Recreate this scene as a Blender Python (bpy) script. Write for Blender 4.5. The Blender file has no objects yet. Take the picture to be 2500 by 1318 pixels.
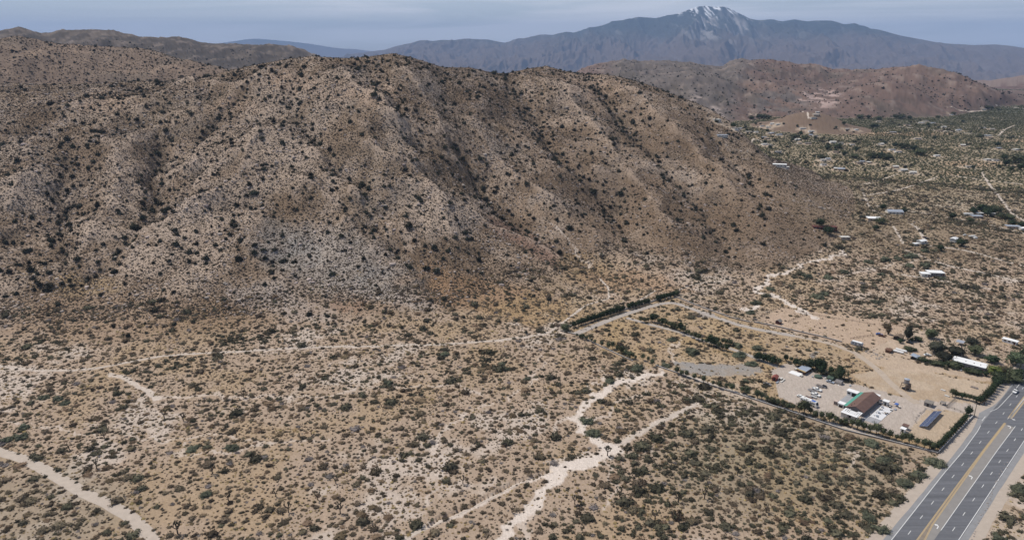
import bpy, bmesh, math, random
import numpy as np
from mathutils import Vector, Matrix, noise as mnoise
random.seed(7); RNG = np.random.default_rng(7)
S = bpy.context.scene
COL = S.collection
# ---------------------------------------------------------------- camera, sky, sun, exposure
H = 190.0; F = 1700.0; TH = math.atan(529/1700.0); SN, CS = math.sin(TH), math.cos(TH)
cd = bpy.data.cameras.new('camera'); cam = bpy.data.objects.new('camera', cd); COL.objects.link(cam)
cam.location = (0, 0, H); cam.rotation_euler = (math.pi/2-TH, 0, 0)
cd.sensor_width = 36; cd.lens = 36*F/2500; cd.clip_start = 1; cd.clip_end = 120000
S.camera = cam
SUN_EL = math.radians(58); SUN_AZ = math.radians(-56)      # azimuth from +Y, clockwise
W = bpy.data.worlds.new('World'); S.world = W; W.use_nodes = True
nt = W.node_tree; nt.nodes.clear()
out = nt.nodes.new('ShaderNodeOutputWorld'); bg = nt.nodes.new('ShaderNodeBackground')
sky = nt.nodes.new('ShaderNodeTexSky'); sky.sky_type = 'NISHITA'; sky.sun_disc = False
sky.sun_elevation = SUN_EL; sky.sun_rotation = SUN_AZ; sky.altitude = 1000; sky.air_density = 1.0; sky.dust_density = 1.0; sky.ozone_density = 1.6
tc = nt.nodes.new('ShaderNodeTexCoord'); mp = nt.nodes.new('ShaderNodeMapping'); mp.inputs['Scale'].default_value = (1.3, 1.3, 22); mp.inputs['Rotation'].default_value = (0.05, -0.06, 0.3)
ns = nt.nodes.new('ShaderNodeTexNoise'); ns.inputs['Scale'].default_value = 1.5; ns.inputs['Detail'].default_value = 6; ns.inputs['Roughness'].default_value = .55; ns.inputs['Distortion'].default_value = .6
rp = nt.nodes.new('ShaderNodeValToRGB'); rp.color_ramp.elements[0].position = .42; rp.color_ramp.elements[1].position = .60
rp.color_ramp.elements[0].color = (.38, .38, .38, 1); rp.color_ramp.elements[1].color = (.95, .95, .95, 1)
mx = nt.nodes.new('ShaderNodeMix'); mx.data_type = 'RGBA'; mx.inputs['B'].default_value = (11.2, 11.2, 11.2, 1)
L = nt.links.new
L(tc.outputs['Generated'], mp.inputs['Vector']); L(mp.outputs['Vector'], ns.inputs['Vector']); L(ns.outputs['Fac'], rp.inputs['Fac'])
sx = nt.nodes.new('ShaderNodeSeparateXYZ'); hr = nt.nodes.new('ShaderNodeMapRange'); hr.inputs['From Min'].default_value = 0; hr.inputs['From Max'].default_value = .45; hr.inputs['To Min'].default_value = 1.25; hr.inputs['To Max'].default_value = .1   # thin high cloud, denser towards the horizon
ml = nt.nodes.new('ShaderNodeMath'); ml.operation = 'MULTIPLY'; ml.use_clamp = True; L(tc.outputs['Generated'], sx.inputs[0]); L(sx.outputs['Z'], hr.inputs['Value']); L(rp.outputs['Color'], ml.inputs[0]); L(hr.outputs['Result'], ml.inputs[1]); L(ml.outputs[0], mx.inputs['Factor']); L(sky.outputs['Color'], mx.inputs['A']); L(mx.outputs['Result'], bg.inputs['Color']); L(bg.outputs['Background'], out.inputs['Surface'])
bg.inputs['Strength'].default_value = 0.088
sd = bpy.data.lights.new('sun', 'SUN'); sd.energy = 3.9; sd.angle = math.radians(.5); sd.color = (1, .93, .83)
sun = bpy.data.objects.new('sun', sd); COL.objects.link(sun); sun.location = (0, 0, 600)
sdir = Vector((math.sin(SUN_AZ)*math.cos(SUN_EL), math.cos(SUN_AZ)*math.cos(SUN_EL), math.sin(SUN_EL)))
sun.rotation_euler = sdir.to_track_quat('Z', 'Y').to_euler()
S.view_settings.view_transform = 'Standard'; S.view_settings.look = 'None'; S.view_settings.exposure = .12; S.view_settings.gamma = 1
S.view_settings.use_curve_mapping = False
S.render.engine = 'CYCLES'
S.cycles.max_bounces = 4; S.cycles.diffuse_bounces = 2; S.cycles.volume_bounces = 0

# ---------------------------------------------------------------- photo-to-place survey helpers
def ray(px, py):
    u = (np.asarray(px, float)-1250)/F; v = (np.asarray(py, float)-659)/F
    return u, CS-v*SN, -SN-v*CS
def P(px, py, z=0.0):
    x, y, d = ray(px, py); t = (z-H)/d
    return float(x*t), float(y*t)
def azel(px, py):
    x, y, d = ray(px, py); return np.arctan2(x, y), d/np.hypot(x, y)
def proj(x, y, z):
    dz = z-H; f = y*CS-dz*SN; u = x; v = -(y*SN+dz*CS)
    return 1250+F*u/f, 659+F*v/f
# ---------------------------------------------------------------- numpy noise
def _h(ix, iy, s):
    n = (ix.astype(np.int64)*374761393 + iy.astype(np.int64)*668265263 + s*1442695041) & 0xffffffff
    n = ((n ^ (n >> 13))*1274126177) & 0xffffffff
    return ((n ^ (n >> 16)) & 0xffff)/65535.0
def perlin(x, y, s=0):
    ix = np.floor(x); iy = np.floor(y); fx = x-ix; fy = y-iy
    def g(a, b):
        an = _h(ix+a, iy+b, s)*2*np.pi
        return np.cos(an)*(fx-a)+np.sin(an)*(fy-b)
    ux = fx*fx*fx*(fx*(fx*6-15)+10); uy = fy*fy*fy*(fy*(fy*6-15)+10)
    a = g(0, 0); b = g(1, 0); c = g(0, 1); d = g(1, 1)
    return (a+(b-a)*ux+(c-a)*uy+(a-b-c+d)*ux*uy)*1.5
def fbm(x, y, o=4, s=0, gain=.5):
    r = 0; a = 1; t = 0
    for i in range(o):
        r = r+a*perlin(x*2**i+17*i, y*2**i-9*i, s+i); t += a; a *= gain
    return r/t
def ridged(x, y, o=4, s=0, gain=.5):
    r = 0; a = 1; t = 0
    for i in range(o):
        n = 1-np.abs(perlin(x*2**i+7*i, y*2**i+3*i, s+i))*2
        r = r+a*n; t += a; a *= gain
    return r/t
def sst(a, b, x):
    t = np.clip((x-a)/(b-a), 0, 1); return t*t*(3-2*t)
# ---------------------------------------------------------------- materials
def mat(name, col, rough=.9, metal=0., rnd=.0, noise=0., nscale=.5, attr=None, bump=0., bscale=1., c2=None, spec=.3):
    m = bpy.data.materials.new(name); m.use_nodes = True; t = m.node_tree; n = t.nodes; b = n['Principled BSDF']
    b.inputs['Roughness'].default_value = rough; b.inputs['Metallic'].default_value = metal; b.inputs['Specular IOR Level'].default_value = spec
    c = (*col, 1); src = None
    if attr:
        a = n.new('ShaderNodeAttribute'); a.attribute_name = attr; src = a.outputs['Color']
    if noise > 0 or c2:
        g = n.new('ShaderNodeNewGeometry'); nz = n.new('ShaderNodeTexNoise'); nz.inputs['Scale'].default_value = nscale; nz.inputs['Detail'].default_value = 5
        t.links.new(g.outputs['Position'], nz.inputs['Vector'])
        mr = n.new('ShaderNodeMapRange'); mr.inputs['From Min'].default_value = .3; mr.inputs['From Max'].default_value = .7
        t.links.new(nz.outputs['Fac'], mr.inputs['Value'])
        mi = n.new('ShaderNodeMix'); mi.data_type = 'RGBA'
        t.links.new(mr.outputs['Result'], mi.inputs['Factor'])
        if src:
            mr.inputs['To Min'].default_value = 1-noise; mr.inputs['To Max'].default_value = 1+noise
            mi.blend_type = 'MULTIPLY'; mi.inputs['Factor'].default_value = 1; t.links.remove(mi.inputs['Factor'].links[0])
            t.links.new(src, mi.inputs['A']); t.links.new(mr.outputs['Result'], mi.inputs['B'])
        else:
            d = c2 if c2 else tuple(x*(1-noise) for x in col)
            mi.inputs['A'].default_value = c; mi.inputs['B'].default_value = (*d, 1)
        src = mi.outputs['Result']
    if rnd > 0:
        oi = n.new('ShaderNodeObjectInfo'); mr2 = n.new('ShaderNodeMapRange'); mr2.inputs['To Min'].default_value = 1-rnd; mr2.inputs['To Max'].default_value = 1+rnd
        t.links.new(oi.outputs['Random'], mr2.inputs['Value'])
        hs = n.new('ShaderNodeHueSaturation'); t.links.new(mr2.outputs['Result'], hs.inputs['Value'])
        m3 = n.new('ShaderNodeMath'); m3.operation = 'MULTIPLY'; m3.inputs[1].default_value = 7.31; t.links.new(oi.outputs['Random'], m3.inputs[0])
        m4 = n.new('ShaderNodeMath'); m4.operation = 'FRACT'; t.links.new(m3.outputs[0], m4.inputs[0])
        m5 = n.new('ShaderNodeMapRange'); m5.inputs['To Min'].default_value = .486; m5.inputs['To Max'].default_value = .512; t.links.new(m4.outputs[0], m5.inputs['Value'])
        t.links.new(m5.outputs['Result'], hs.inputs['Hue'])
        if src: t.links.new(src, hs.inputs['Color'])
        else: hs.inputs['Color'].default_value = c
        src = hs.outputs['Color']
    if src: t.links.new(src, b.inputs['Base Color'])
    else: b.inputs['Base Color'].default_value = c
    if bump > 0:
        g = n.new('ShaderNodeNewGeometry'); nz = n.new('ShaderNodeTexNoise'); nz.inputs['Scale'].default_value = bscale; nz.inputs['Detail'].default_value = 4
        bp = n.new('ShaderNodeBump'); bp.inputs['Strength'].default_value = 1; bp.inputs['Distance'].default_value = bump
        t.links.new(g.outputs['Position'], nz.inputs['Vector']); t.links.new(nz.outputs['Fac'], bp.inputs['Height']); t.links.new(bp.outputs['Normal'], b.inputs['Normal'])
    return m
def tag(o, label=None, cat=None, group=None, kind=None):
    if label: o['label'] = label
    if cat: o['category'] = cat
    if group: o['group'] = group
    if kind: o['kind'] = kind
    return o
def meshobj(name, V, Fc, m, smooth=False, parent=None):
    me = bpy.data.meshes.new(name); V = np.asarray(V, np.float32); Fc = np.asarray(Fc, np.int32)
    k = Fc.shape[1]; me.vertices.add(len(V)); me.vertices.foreach_set('co', V.ravel())
    me.loops.add(Fc.size); me.loops.foreach_set('vertex_index', Fc.ravel()); me.polygons.add(len(Fc))
    me.polygons.foreach_set('loop_start', np.arange(0, Fc.size, k, dtype=np.int32)); me.polygons.foreach_set('loop_total', np.full(len(Fc), k, np.int32))
    if smooth: me.polygons.foreach_set('use_smooth', np.ones(len(Fc), bool))
    me.update(calc_edges=True); me.materials.append(m)
    o = bpy.data.objects.new(name, me); COL.objects.link(o)
    if parent: o.parent = parent
    return o
# ---------------------------------------------------------------- terrain
az = np.concatenate([np.radians(np.linspace(-65, -42.6, 18)), np.radians(np.linspace(-42, 42, 1120)), np.radians(np.linspace(42.6, 65, 18))])
def geo(a, b, k): return np.exp(np.arange(math.log(a), math.log(b), k))
rr = np.concatenate([np.linspace(5, 195, 22), geo(200, 1500, .0046), geo(1500, 5000, .0085), geo(5000, 60000, .07)])
A, R = np.meshgrid(az, rr, indexing='ij'); X = np.sin(A)*R; Y = np.cos(A)*R
def curve(pts):
    a, e = azel([p[0] for p in pts], [p[1] for p in pts]); r = np.array([p[2] for p in pts], float)
    i = np.argsort(a); a, e, r = a[i], e[i], r[i]
    return lambda q: np.interp(q, a, e), lambda q: np.interp(q, a, r)
def base_curve(pts):
    q = [P(*p) for p in pts]; a = np.array([math.atan2(x, y) for x, y in q]); r = np.array([math.hypot(x, y) for x, y in q]); i = np.argsort(a)
    return lambda b: np.interp(b, a[i], r[i])
def layer(sky_pts, r0f, back, fade=None, p=1.15):
    ef, rf = curve(sky_pts); e, r1 = ef(az), rf(az); r0 = r0f(az) if callable(r0f) else np.full_like(az, r0f)
    zr = H+e*r1
    if fade is not None: zr = zr*fade(az)
    zr = np.maximum(zr, 0); r1 = np.maximum(r1, r0+130); t = (R-r0[:, None])/(r1-r0)[:, None]; tc_ = np.clip(t, 0, 1)
    up = .5*tc_**p+.5*(tc_*tc_*(3-2*tc_)); dn = 1-sst(0, 1, (R-r1[:, None])/back)
    return zr[:, None]*np.where(t < 1, up, dn), t, zr, r1, e
afade = lambda p0, p1: (lambda q: 1-sst(azel(p0, 600)[0], azel(p1, 600)[0], q))
MAIN = [(-700, 190, 1300), (-300, 205, 1250), (0, 205, 1250), (200, 208, 1230), (400, 198, 1200), (500, 190, 1150), (560, 172, 1130), (620, 160, 1110), (700, 145, 1080), (760, 138, 1060), (800, 141, 1050), (850, 143, 1050), (900, 139, 1060), (960, 131, 1080), (1000, 140, 1090), (1040, 152, 1120), (1080, 165, 1150), (1150, 166, 1200), (1200, 178, 1230), (1240, 180, 1250), (1290, 168, 1280), (1335, 162, 1300), (1380, 175, 1300), (1430, 181, 1320), (1480, 183, 1330), (1520, 190, 1320), (1560, 201, 1300), (1600, 213, 1280), (1640, 230, 1250), (1698, 251, 1230), (1750, 276, 1200), (1794, 306, 1150), (1850, 360, 1050), (1900, 408, 930), (2000, 462, 850), (2050, 540, 760), (2090, 600, 690), (2110, 625, 670)]
BASE = [(-700, 760), (-300, 800), (0, 850), (250, 840), (500, 850), (700, 810), (800, 800), (1000, 800), (1100, 800), (1200, 765), (1350, 735), (1450, 695), (1500, 665), (1600, 690), (1700, 702), (1800, 692), (1900, 668), (2000, 636), (2060, 615), (2110, 600)]
MAIN_F = lambda q: 1-sst(azel(1860, 520)[0], azel(2110, 605)[0], q)
zM, tM, zrM, r1M, eM = layer(MAIN, base_curve(BASE), 420, MAIN_F)
B_ = [(-700, 85, 2000), (-300, 85, 2000), (0, 94, 2000), (40, 90, 2000), (100, 104, 2000), (200, 112, 2000), (300, 116, 2000), (360, 121, 1950), (450, 147, 1850), (520, 160, 1750), (600, 180, 1650), (680, 230, 1550)]
zB, tB, zrB, r1B, eB = layer(B_, 1330, 900, afade(600, 700))
C_ = [(-700, 70, 4200), (-100, 85, 4200), (0, 75, 4200), (45, 65, 4200), (100, 81, 4200), (120, 80, 4200), (140, 75, 4200), (190, 76, 4200), (235, 72, 4200), (290, 80, 4200), (340, 90, 4200), (400, 92, 4200), (460, 97, 4200), (490, 105, 4200), (560, 106, 4200), (640, 111, 4200), (700, 112, 4200), (740, 122, 4200), (780, 138, 4200), (830, 160, 4200), (900, 190, 4200)]
zC, tC, zrC, r1C, eC = layer(C_, 2700, 1500, afade(850, 960))
D_ = [(1150, 250, 3900), (1300, 215, 3900), (1400, 184, 3900), (1420, 168, 3900), (1480, 156, 3900), (1520, 148, 3900), (1560, 152, 3900), (1630, 150, 3900), (1700, 155, 3900), (1740, 162, 3900), (1765, 160, 3900), (1780, 149, 3900), (1805, 142, 3900), (1830, 147, 3900), (1860, 146, 3900), (1910, 149, 3900), (1940, 157, 3900), (1990, 160, 3900), (2030, 172, 3900), (2100, 174, 3800), (2180, 169, 3700), (2240, 161, 3600), (2290, 168, 3600), (2330, 178, 3500), (2380, 202, 3400), (2440, 228, 3300), (2500, 245, 3300), (2700, 280, 3300)]
DB = base_curve([(1150, 300), (1800, 300), (1900, 292), (2000, 290), (2100, 290), (2200, 289), (2300, 287), (2350, 280), (2400, 272), (2440, 262), (2600, 255), (2800, 250)])
zD, tD, zrD, r1D, eD = layer(D_, DB, 1500, lambda q: (1-sst(azel(2440, 300)[0], azel(2560, 300)[0], q))*sst(azel(1150, 300)[0], azel(1350, 300)[0], q))
D2_ = [(1400, 260, 2900), (1450, 218, 2900), (1520, 198, 2900), (1600, 184, 2900), (1690, 173, 2900), (1750, 181, 2900), (1800, 207, 2900), (1850, 243, 2850), (1880, 258, 2800), (1920, 250, 2800), (1990, 238, 2850), (2050, 228, 2850), (2110, 207, 2850), (2180, 197, 2850), (2250, 201, 2850), (2320, 216, 2800), (2380, 236, 2750), (2440, 256, 2700), (2600, 290, 2700)]
zD2, tD2, zrD2, r1D2, eD2 = layer(D2_, DB, 700, lambda q: (1-sst(azel(2150, 250)[0], azel(2400, 250)[0], q))*sst(azel(1400, 300)[0], azel(1480, 300)[0], q))
E_ = [(1900, 190, 7500), (2200, 186, 7500), (2330, 174, 7500), (2380, 166, 7500), (2430, 164, 7500), (2465, 152, 7500), (2500, 144, 7500), (2560, 140, 7500), (2700, 130, 7500), (3000, 130, 7500)]
zE, tE, zrE, r1E, eE = layer(E_, 4600, 2500, lambda q: sst(azel(1900, 300)[0], azel(2250, 300)[0], q))
# relief each hill
env = lambda t: np.clip(t, 0, 1)**.6*np.clip(1.12-t, 0, 1)**.7*(t > 0)*(t < 1.12)
wx = X+35*fbm(X/260, Y/260, 2, 5); wy = Y+35*fbm(X/260+9, Y/260, 2, 6)
shL, shR = ridged((wx-.6*wy)/185, wy/235, 4, 11), ridged((wx+.6*wy)/185, wy/235, 4, 12); bl = sst(-.25, .15, A)
zM = zM+env(tM)*(14*(shL*(1-bl)+shR*bl-.45)+20*fbm(wx/105, wy/125, 2, 15)+9*ridged(wx/85+7, wy/85, 2, 16)*sst(-.1, .3, fbm(X/240, Y/240, 2, 17))+7*(ridged(wx/62, wy/68, 3, 21)-.45)+2.2*ridged(X/17, Y/24, 3, 31))*np.clip(zrM/90, 0, 1)[:, None]
zB = zB+env(tB)*np.clip(zrB/90, 0, 1)[:, None]*(46*(ridged(wx/170, wy/260, 4, 41)-.5)+5*ridged(X/30, Y/30, 2, 32))
zC = zC+env(tC)*np.clip(zrC/90, 0, 1)[:, None]*(90*(ridged(wx/330, wy/520, 5, 51)-.5)+9*ridged(X/60, Y/60, 2, 33))
zD = zD+env(tD)*np.clip(zrD/90, 0, 1)[:, None]*(85*(ridged((wx+.35*wy)/330, wy/560, 5, 61)-.5)+12*ridged(X/60, Y/80, 2, 34))
zD = zD+14*(ridged(X/120, Y/170, 4, 62)-.55)*np.clip(tD*3, 0, 1)*(tD < 1.5)*np.clip(zrD/60, 0, 1)[:, None]; zC = zC+12*(ridged(X/110, Y/190, 4, 63)-.55)*np.clip(tC*3, 0, 1)*(tC < 1.5)*np.clip(zrC/60, 0, 1)[:, None]; zB = zB+5*(ridged(X/60, Y/80, 3, 64)-.55)*np.clip(tB*3, 0, 1)*(tB < 1.5)*np.clip(zrB/60, 0, 1)[:, None]
zD2 = zD2+env(tD2)*np.clip(zrD2/50, 0, 1)[:, None]*(52*(ridged((wx-.3*wy)/260, wy/380, 5, 65)-.5)+8*ridged(X/60, Y/80, 2, 66)); zD = np.maximum(zD, zD2)
zE = zE+env(tE)*np.clip(zrE/90, 0, 1)[:, None]*60*(ridged(X/600, Y/900, 4, 71)-.5)
GX, GY = proj(X, Y, 0*X)
zflat = .35*fbm(X/70, Y/70, 3, 81)*sst(150, 260, R)*(1-sst(1300, 1400, GX)*(GY > 650))*(1-sst(1500, 3000, R))-650*sst(5200, 12000, R)
Z = zflat+np.maximum.reduce([zM, zB, zC, zD, zE])
lay = np.argmax(np.stack([np.full_like(Z, 1.2), zM, zB, zC, zD, zE]), 0)
def raycast(px, py, ZZ=None):
    ZZ = Z if ZZ is None else ZZ
    a, e = azel(px, py); i = int(np.clip(np.searchsorted(az, a)-1, 0, len(az)-2)); f = (a-az[i])/(az[i+1]-az[i])
    z = ZZ[i]*(1-f)+ZZ[i+1]*f; ee = (z-H)/rr; k = int(np.argmax((ee >= e) & (rr > 40)))
    if k == 0: k = len(rr)-1
    g = (e-ee[k-1])/(ee[k]-ee[k-1]+1e-12); r = rr[k-1]+(rr[k]-rr[k-1])*float(np.clip(g, 0, 1))
    return math.sin(a)*r, math.cos(a)*r
def zat(x, y):
    x = np.atleast_1d(np.asarray(x, float)); y = np.atleast_1d(np.asarray(y, float)); a = np.arctan2(x, y); r = np.hypot(x, y)
    i = np.clip(np.searchsorted(az, a)-1, 0, len(az)-2); j = np.clip(np.searchsorted(rr, r)-1, 0, len(rr)-2)
    f = np.clip((a-az[i])/(az[i+1]-az[i]), 0, 1); g = np.clip((r-rr[j])/(rr[j+1]-rr[j]), 0, 1)
    return (Z[i, j]*(1-f)*(1-g)+Z[i+1, j]*f*(1-g)+Z[i, j+1]*(1-f)*g+Z[i+1, j+1]*f*g)
def layat(x, y):
    a = np.arctan2(x, y); r = np.hypot(x, y); return lay[np.clip(np.searchsorted(az, a), 0, len(az)-1), np.clip(np.searchsorted(rr, r), 0, len(rr)-1)]
def segdist(pts, x, y):
    d = np.full(x.shape, 1e9); u = np.zeros(x.shape); n = len(pts)-1
    for k in range(n):
        (ax, ay), (bx_, by_) = pts[k], pts[k+1]; dx, dy = bx_-ax, by_-ay; t = np.clip(((x-ax)*dx+(y-ay)*dy)/(dx*dx+dy*dy+1e-9), 0, 1)
        q = np.hypot(x-ax-t*dx, y-ay-t*dy); m_ = q < d; d = np.where(m_, q, d); u = np.where(m_, (k+t)/n, u)
    return d, u
SPURS = [([(850, 290), (920, 390), (1000, 440), (1100, 515), (1270, 590), (1420, 668), (1500, 715)], 16, 30),
 ([(1335, 170), (1400, 260), (1480, 360), (1570, 470), (1650, 590), (1690, 680)], 12, 32), ([(700, 430), (830, 550), (980, 670), (1070, 760)], 13, 26),
 ([(650, 285), (592, 464), (480, 510), (361, 565), (260, 660)], 15, 26), ([(250, 330), (300, 440), (270, 520), (190, 610)], 13, 26),
 ([(590, 470), (600, 560), (620, 640), (704, 707), (790, 765)], 12, 22), ([(832, 157), (860, 220), (930, 250), (980, 330)], 14, 30),
 ([(700, 150), (600, 215), (460, 200), (380, 260), (310, 330)], 14, 34), ([(1200, 190), (1160, 330), (1240, 430), (1400, 540), (1560, 650)], 10, 30),
 ([(1521, 195), (1600, 290), (1720, 400), (1850, 520), (1950, 630)], 12, 34), ([(440, 330), (500, 420), (470, 470)], 9, 24), ([(100, 330), (60, 440), (20, 520)], 12, 30),
 ([(960, 150), (1050, 270), (1090, 360), (1130, 430)], 12, 30), ([(760, 350), (800, 430), (900, 520), (1010, 590)], 8, 22), ([(540, 640), (600, 720), (560, 770)], 7, 16)]
GULS = [([(1080, 330), (1160, 430), (1228, 512), (1301, 576), (1404, 635), (1480, 670)], 16, 24), ([(880, 480), (940, 580), (1030, 660), (1085, 730)], 11, 22),
 ([(400, 300), (370, 420), (366, 540), (275, 635), (110, 690)], 17, 24), ([(500, 400), (440, 480), (368, 545)], 8, 18), ([(170, 360), (150, 460), (148, 590), (120, 680)], 13, 22),
 ([(640, 200), (540, 260), (470, 330), (400, 400)], 13, 26), ([(620, 480), (580, 560), (600, 620), (690, 670)], 9, 18), ([(1240, 190), (1300, 280), (1360, 380), (1460, 460), (1530, 560), (1590, 650)], 11, 26),
 ([(1430, 190), (1510, 290), (1620, 400), (1720, 500), (1800, 650)], 12, 28), ([(900, 160), (980, 280), (1020, 360), (1080, 400)], 10, 24), ([(720, 200), (700, 270), (760, 330), (820, 420), (900, 480)], 9, 22),
 ([(1700, 270), (1800, 400), (1880, 500), (1960, 580)], 8, 24), ([(1150, 600), (1200, 680), (1160, 740)], 6, 16), ([(20, 560), (60, 640)], 6, 20)]
Z0 = Z.copy(); hillm = (tM > -.05) & (tM < 1.3) & (A > -.8) & (A < .6)
for sign, FE in ((1, SPURS), (-1, GULS)):
    for pts, amp, w in FE:
        q = [raycast(a, b, Z0) for a, b in pts]
        q = np.array(q); bx0, bx1, by0, by1 = q[:, 0].min()-160, q[:, 0].max()+160, q[:, 1].min()-160, q[:, 1].max()+160
        mk = hillm & (X > bx0) & (X < bx1) & (Y > by0) & (Y < by1)
        x, y = X[mk], Y[mk]; x2 = x+9*fbm(x/40, y/40, 2, 91); y2 = y+9*fbm(x/40+5, y/40, 2, 92)
        d, u = segdist(q, x2, y2); prof = np.exp(-d/w)*np.minimum(sst(-.02, .15, u), 1-sst(.85, 1.05, u)*.85)
        e_ = np.clip(env(tM[mk])*1.6, 0, 1)
        Z[mk] += sign*1.4*amp*prof*e_*(1-sst(azel(1800, 500)[0], azel(2000, 560)[0], A[mk]))
zc = np.maximum(Z-zflat, 0); Z = np.where(hillm, np.maximum(Z, zflat), Z)
for it in range(3):                                                  # true crest heights of the main hill
    E2 = np.where((tM > .35) & (tM < 1.25), (Z-H)/R, -9); dif = eM-E2.max(1); dif = np.clip(np.where(az < azel(1930, 450)[0], dif, 0), -.03, .03); dif = np.where(az > azel(480, 200)[0], dif, 0)
    dif = np.convolve(dif, np.ones(5)/5, 'same')
    Z += (dif[:, None]*R)*sst(.55, .95, tM)*(1-sst(1.3, 1.8, tM))*(R < 2300)
# knoll with a house on top, and the low spur with a track on it
kx, ky = P(1975, 312); kz = 40; Z += kz*np.exp(-(((X-kx)/88)**2+((Y-ky)/110)**2)**1.2)
k2x, k2y = P(2215, 575); K2 = 13*np.exp(-((X-k2x)/95)**2-((Y-k2y)/90)**2); Z += K2
lay = np.where((lay == 0) & (kz*np.exp(-(((X-kx)/88)**2+((Y-ky)/110)**2)**1.2) > 1.5), 6, lay)
dq = [P(*p) for p in [(1040, 1285), (1080, 1262), (1130, 1240), (1200, 1208), (1215, 1198), (1260, 1176), (1310, 1160), (1345, 1148)]]
mk = (R > 220) & (R < 420); d, u = segdist(dq, X[mk]+1.2*fbm(X[mk]/7, Y[mk]/7, 2, 140), Y[mk]+1.2*fbm(X[mk]/7+4, Y[mk]/7, 2, 141)); Z[mk] -= 1.7*(1-sst(.4, .95, d))
def box(a, n, ax):
    p = np.pad(a, [(n, n) if k == ax else (0, 0) for k in range(2)], 'edge'); c = np.cumsum(p, axis=ax); c = np.concatenate([np.zeros_like(np.take(c, [0], ax)), c], ax); k = 2*n+1
    return (np.take(c, range(k, c.shape[ax]), ax)-np.take(c, range(0, c.shape[ax]-k), ax))/k
_b = box(box(box(box(Z, 45, 0), 14, 1), 45, 0), 14, 1); _w = .8*sst(azel(1750, 500)[0], azel(1950, 560)[0], A)*(R < 1500)*(1-sst(azel(2250, 560)[0], azel(2400, 560)[0], A))*(tM < 3); Z = Z*(1-_w)+_b*_w
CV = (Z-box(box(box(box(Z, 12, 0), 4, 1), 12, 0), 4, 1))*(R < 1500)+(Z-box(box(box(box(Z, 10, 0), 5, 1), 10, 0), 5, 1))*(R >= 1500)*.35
PX, PY = proj(X, Y, Z)
# ---------------------------------------------------------------- ground colours (soil and rock, plus a curvature tint on the hills)
n1 = fbm(X/90, Y/90, 4, 101); n2 = fbm(X/22, Y/22, 3, 102); n3 = fbm(X/6, Y/6, 3, 103); n4 = fbm(X/400, Y/400, 3, 104)
def C(*c): return np.array(c, float)
sand = C(.348, .264, .195); wash = C(.58, .505, .44); brown = C(.150, .105, .070); pale = C(.37, .29, .225); yel = C(.32, .225, .12); orange = C(.275, .172, .10); bluegrey = C(.33, .335, .33)
olive = C(.115, .108, .062); red = C(.145, .100, .082); gravel = C(.40, .345, .30); dkrock = C(.13, .115, .105)
col = np.broadcast_to(sand, X.shape+(3,)).copy()
def blend(c, m): 
    global col
    m = np.clip(m, 0, 1)[..., None]; col = col*(1-m)+c*m
blend(yel, sst(.02, .35, n1+.4*n2)*.4); blend(wash*.9, sst(.12, .4, -n1+.5*n2+.2*n3)*.55)
wpx, wpy = PX+70*n1+60*n2+30*n3, PY+30*n1+30*n2+14*n3
def patch(c, cx, cy, rx, ry, k=1., ang=0.):
    a = math.radians(ang); dx, dy = wpx-cx, wpy-cy; u = (dx*math.cos(a)+dy*math.sin(a))/rx; v = (-dx*math.sin(a)+dy*math.cos(a))/ry
    blend(c, (1-sst(.6, 1.25, np.hypot(u, v)))*k)
# main hill
hm = sst(.0, .12, tM)*(lay == 1)
blend(brown*1.1, hm*.55); blend(brown, hm*sst(-.15, .35, n1+.3*n2)*.75); blend(C(.20, .15, .10), hm*sst(0, .4, n4)*.5)
blend(pale, hm*sst(.02, .3, fbm(X/60, Y/120, 3, 105)+.5*n3-.05*((PX-900)/600))*.75*(1-sst(1100, 1700, PX)*.6))
H1 = (lay == 1)
def hp(c, *a, k=1., ang=0.):
    global col
    old = col.copy(); patch(c, *a, k=k, ang=ang); col = np.where(H1[..., None], col, old)
for a in [(560, 500, 130, 70), (700, 420, 110, 70), (650, 330, 110, 45), (460, 560, 90, 60), (350, 640, 90, 40), (740, 370, 50, 40), (300, 480, 60, 50), (210, 560, 70, 30), (100, 470, 90, 60), (1030, 500, 60, 70), (1100, 560, 60, 50)]: hp(pale*1.05, *a, k=.65)
for a in [(800, 630, 150, 75), (950, 690, 110, 45), (680, 600, 70, 60)]: hp(bluegrey*.85, *a, k=.33)
for a in [(640, 720, 90, 40), (730, 755, 80, 30), (990, 725, 70, 22), (1040, 745, 40, 16)]: hp(C(.38, .32, .275), *a, k=.6)
for a in [(870, 225, 110, 28), (720, 200, 60, 22), (250, 250, 90, 25), (120, 130, 130, 20), (1440, 210, 90, 25), (560, 260, 70, 22)]: hp(C(.40, .29, .21), *a, k=.6)
for a in [(1500, 480, 160, 90), (1750, 560, 160, 90), (1250, 560, 70, 40, ), (1650, 330, 130, 70), (1950, 560, 90, 70), (1180, 250, 110, 50)]: hp(brown*.95, *a, k=.7)
hp(C(.21, .135, .10), 1300, 600, 130, 22, k=.85, ang=33); hp(brown, 1010, 620, 60, 14, k=.8, ang=50)
cvm = (R < 2600)*((lay == 1) | (lay == 2)); blend(C(.39, .305, .24), cvm*sst(.5, 3.5, CV+1.2*n2+.8*n3)*.5*(1-.45*sst(1300, 1800, PX))); blend(C(.105, .082, .060), cvm*sst(.5, 4., -CV+.8*n2)*.6)  # relief put into the colour by curvature: spurs paler, scrubby gullies darker
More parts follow.
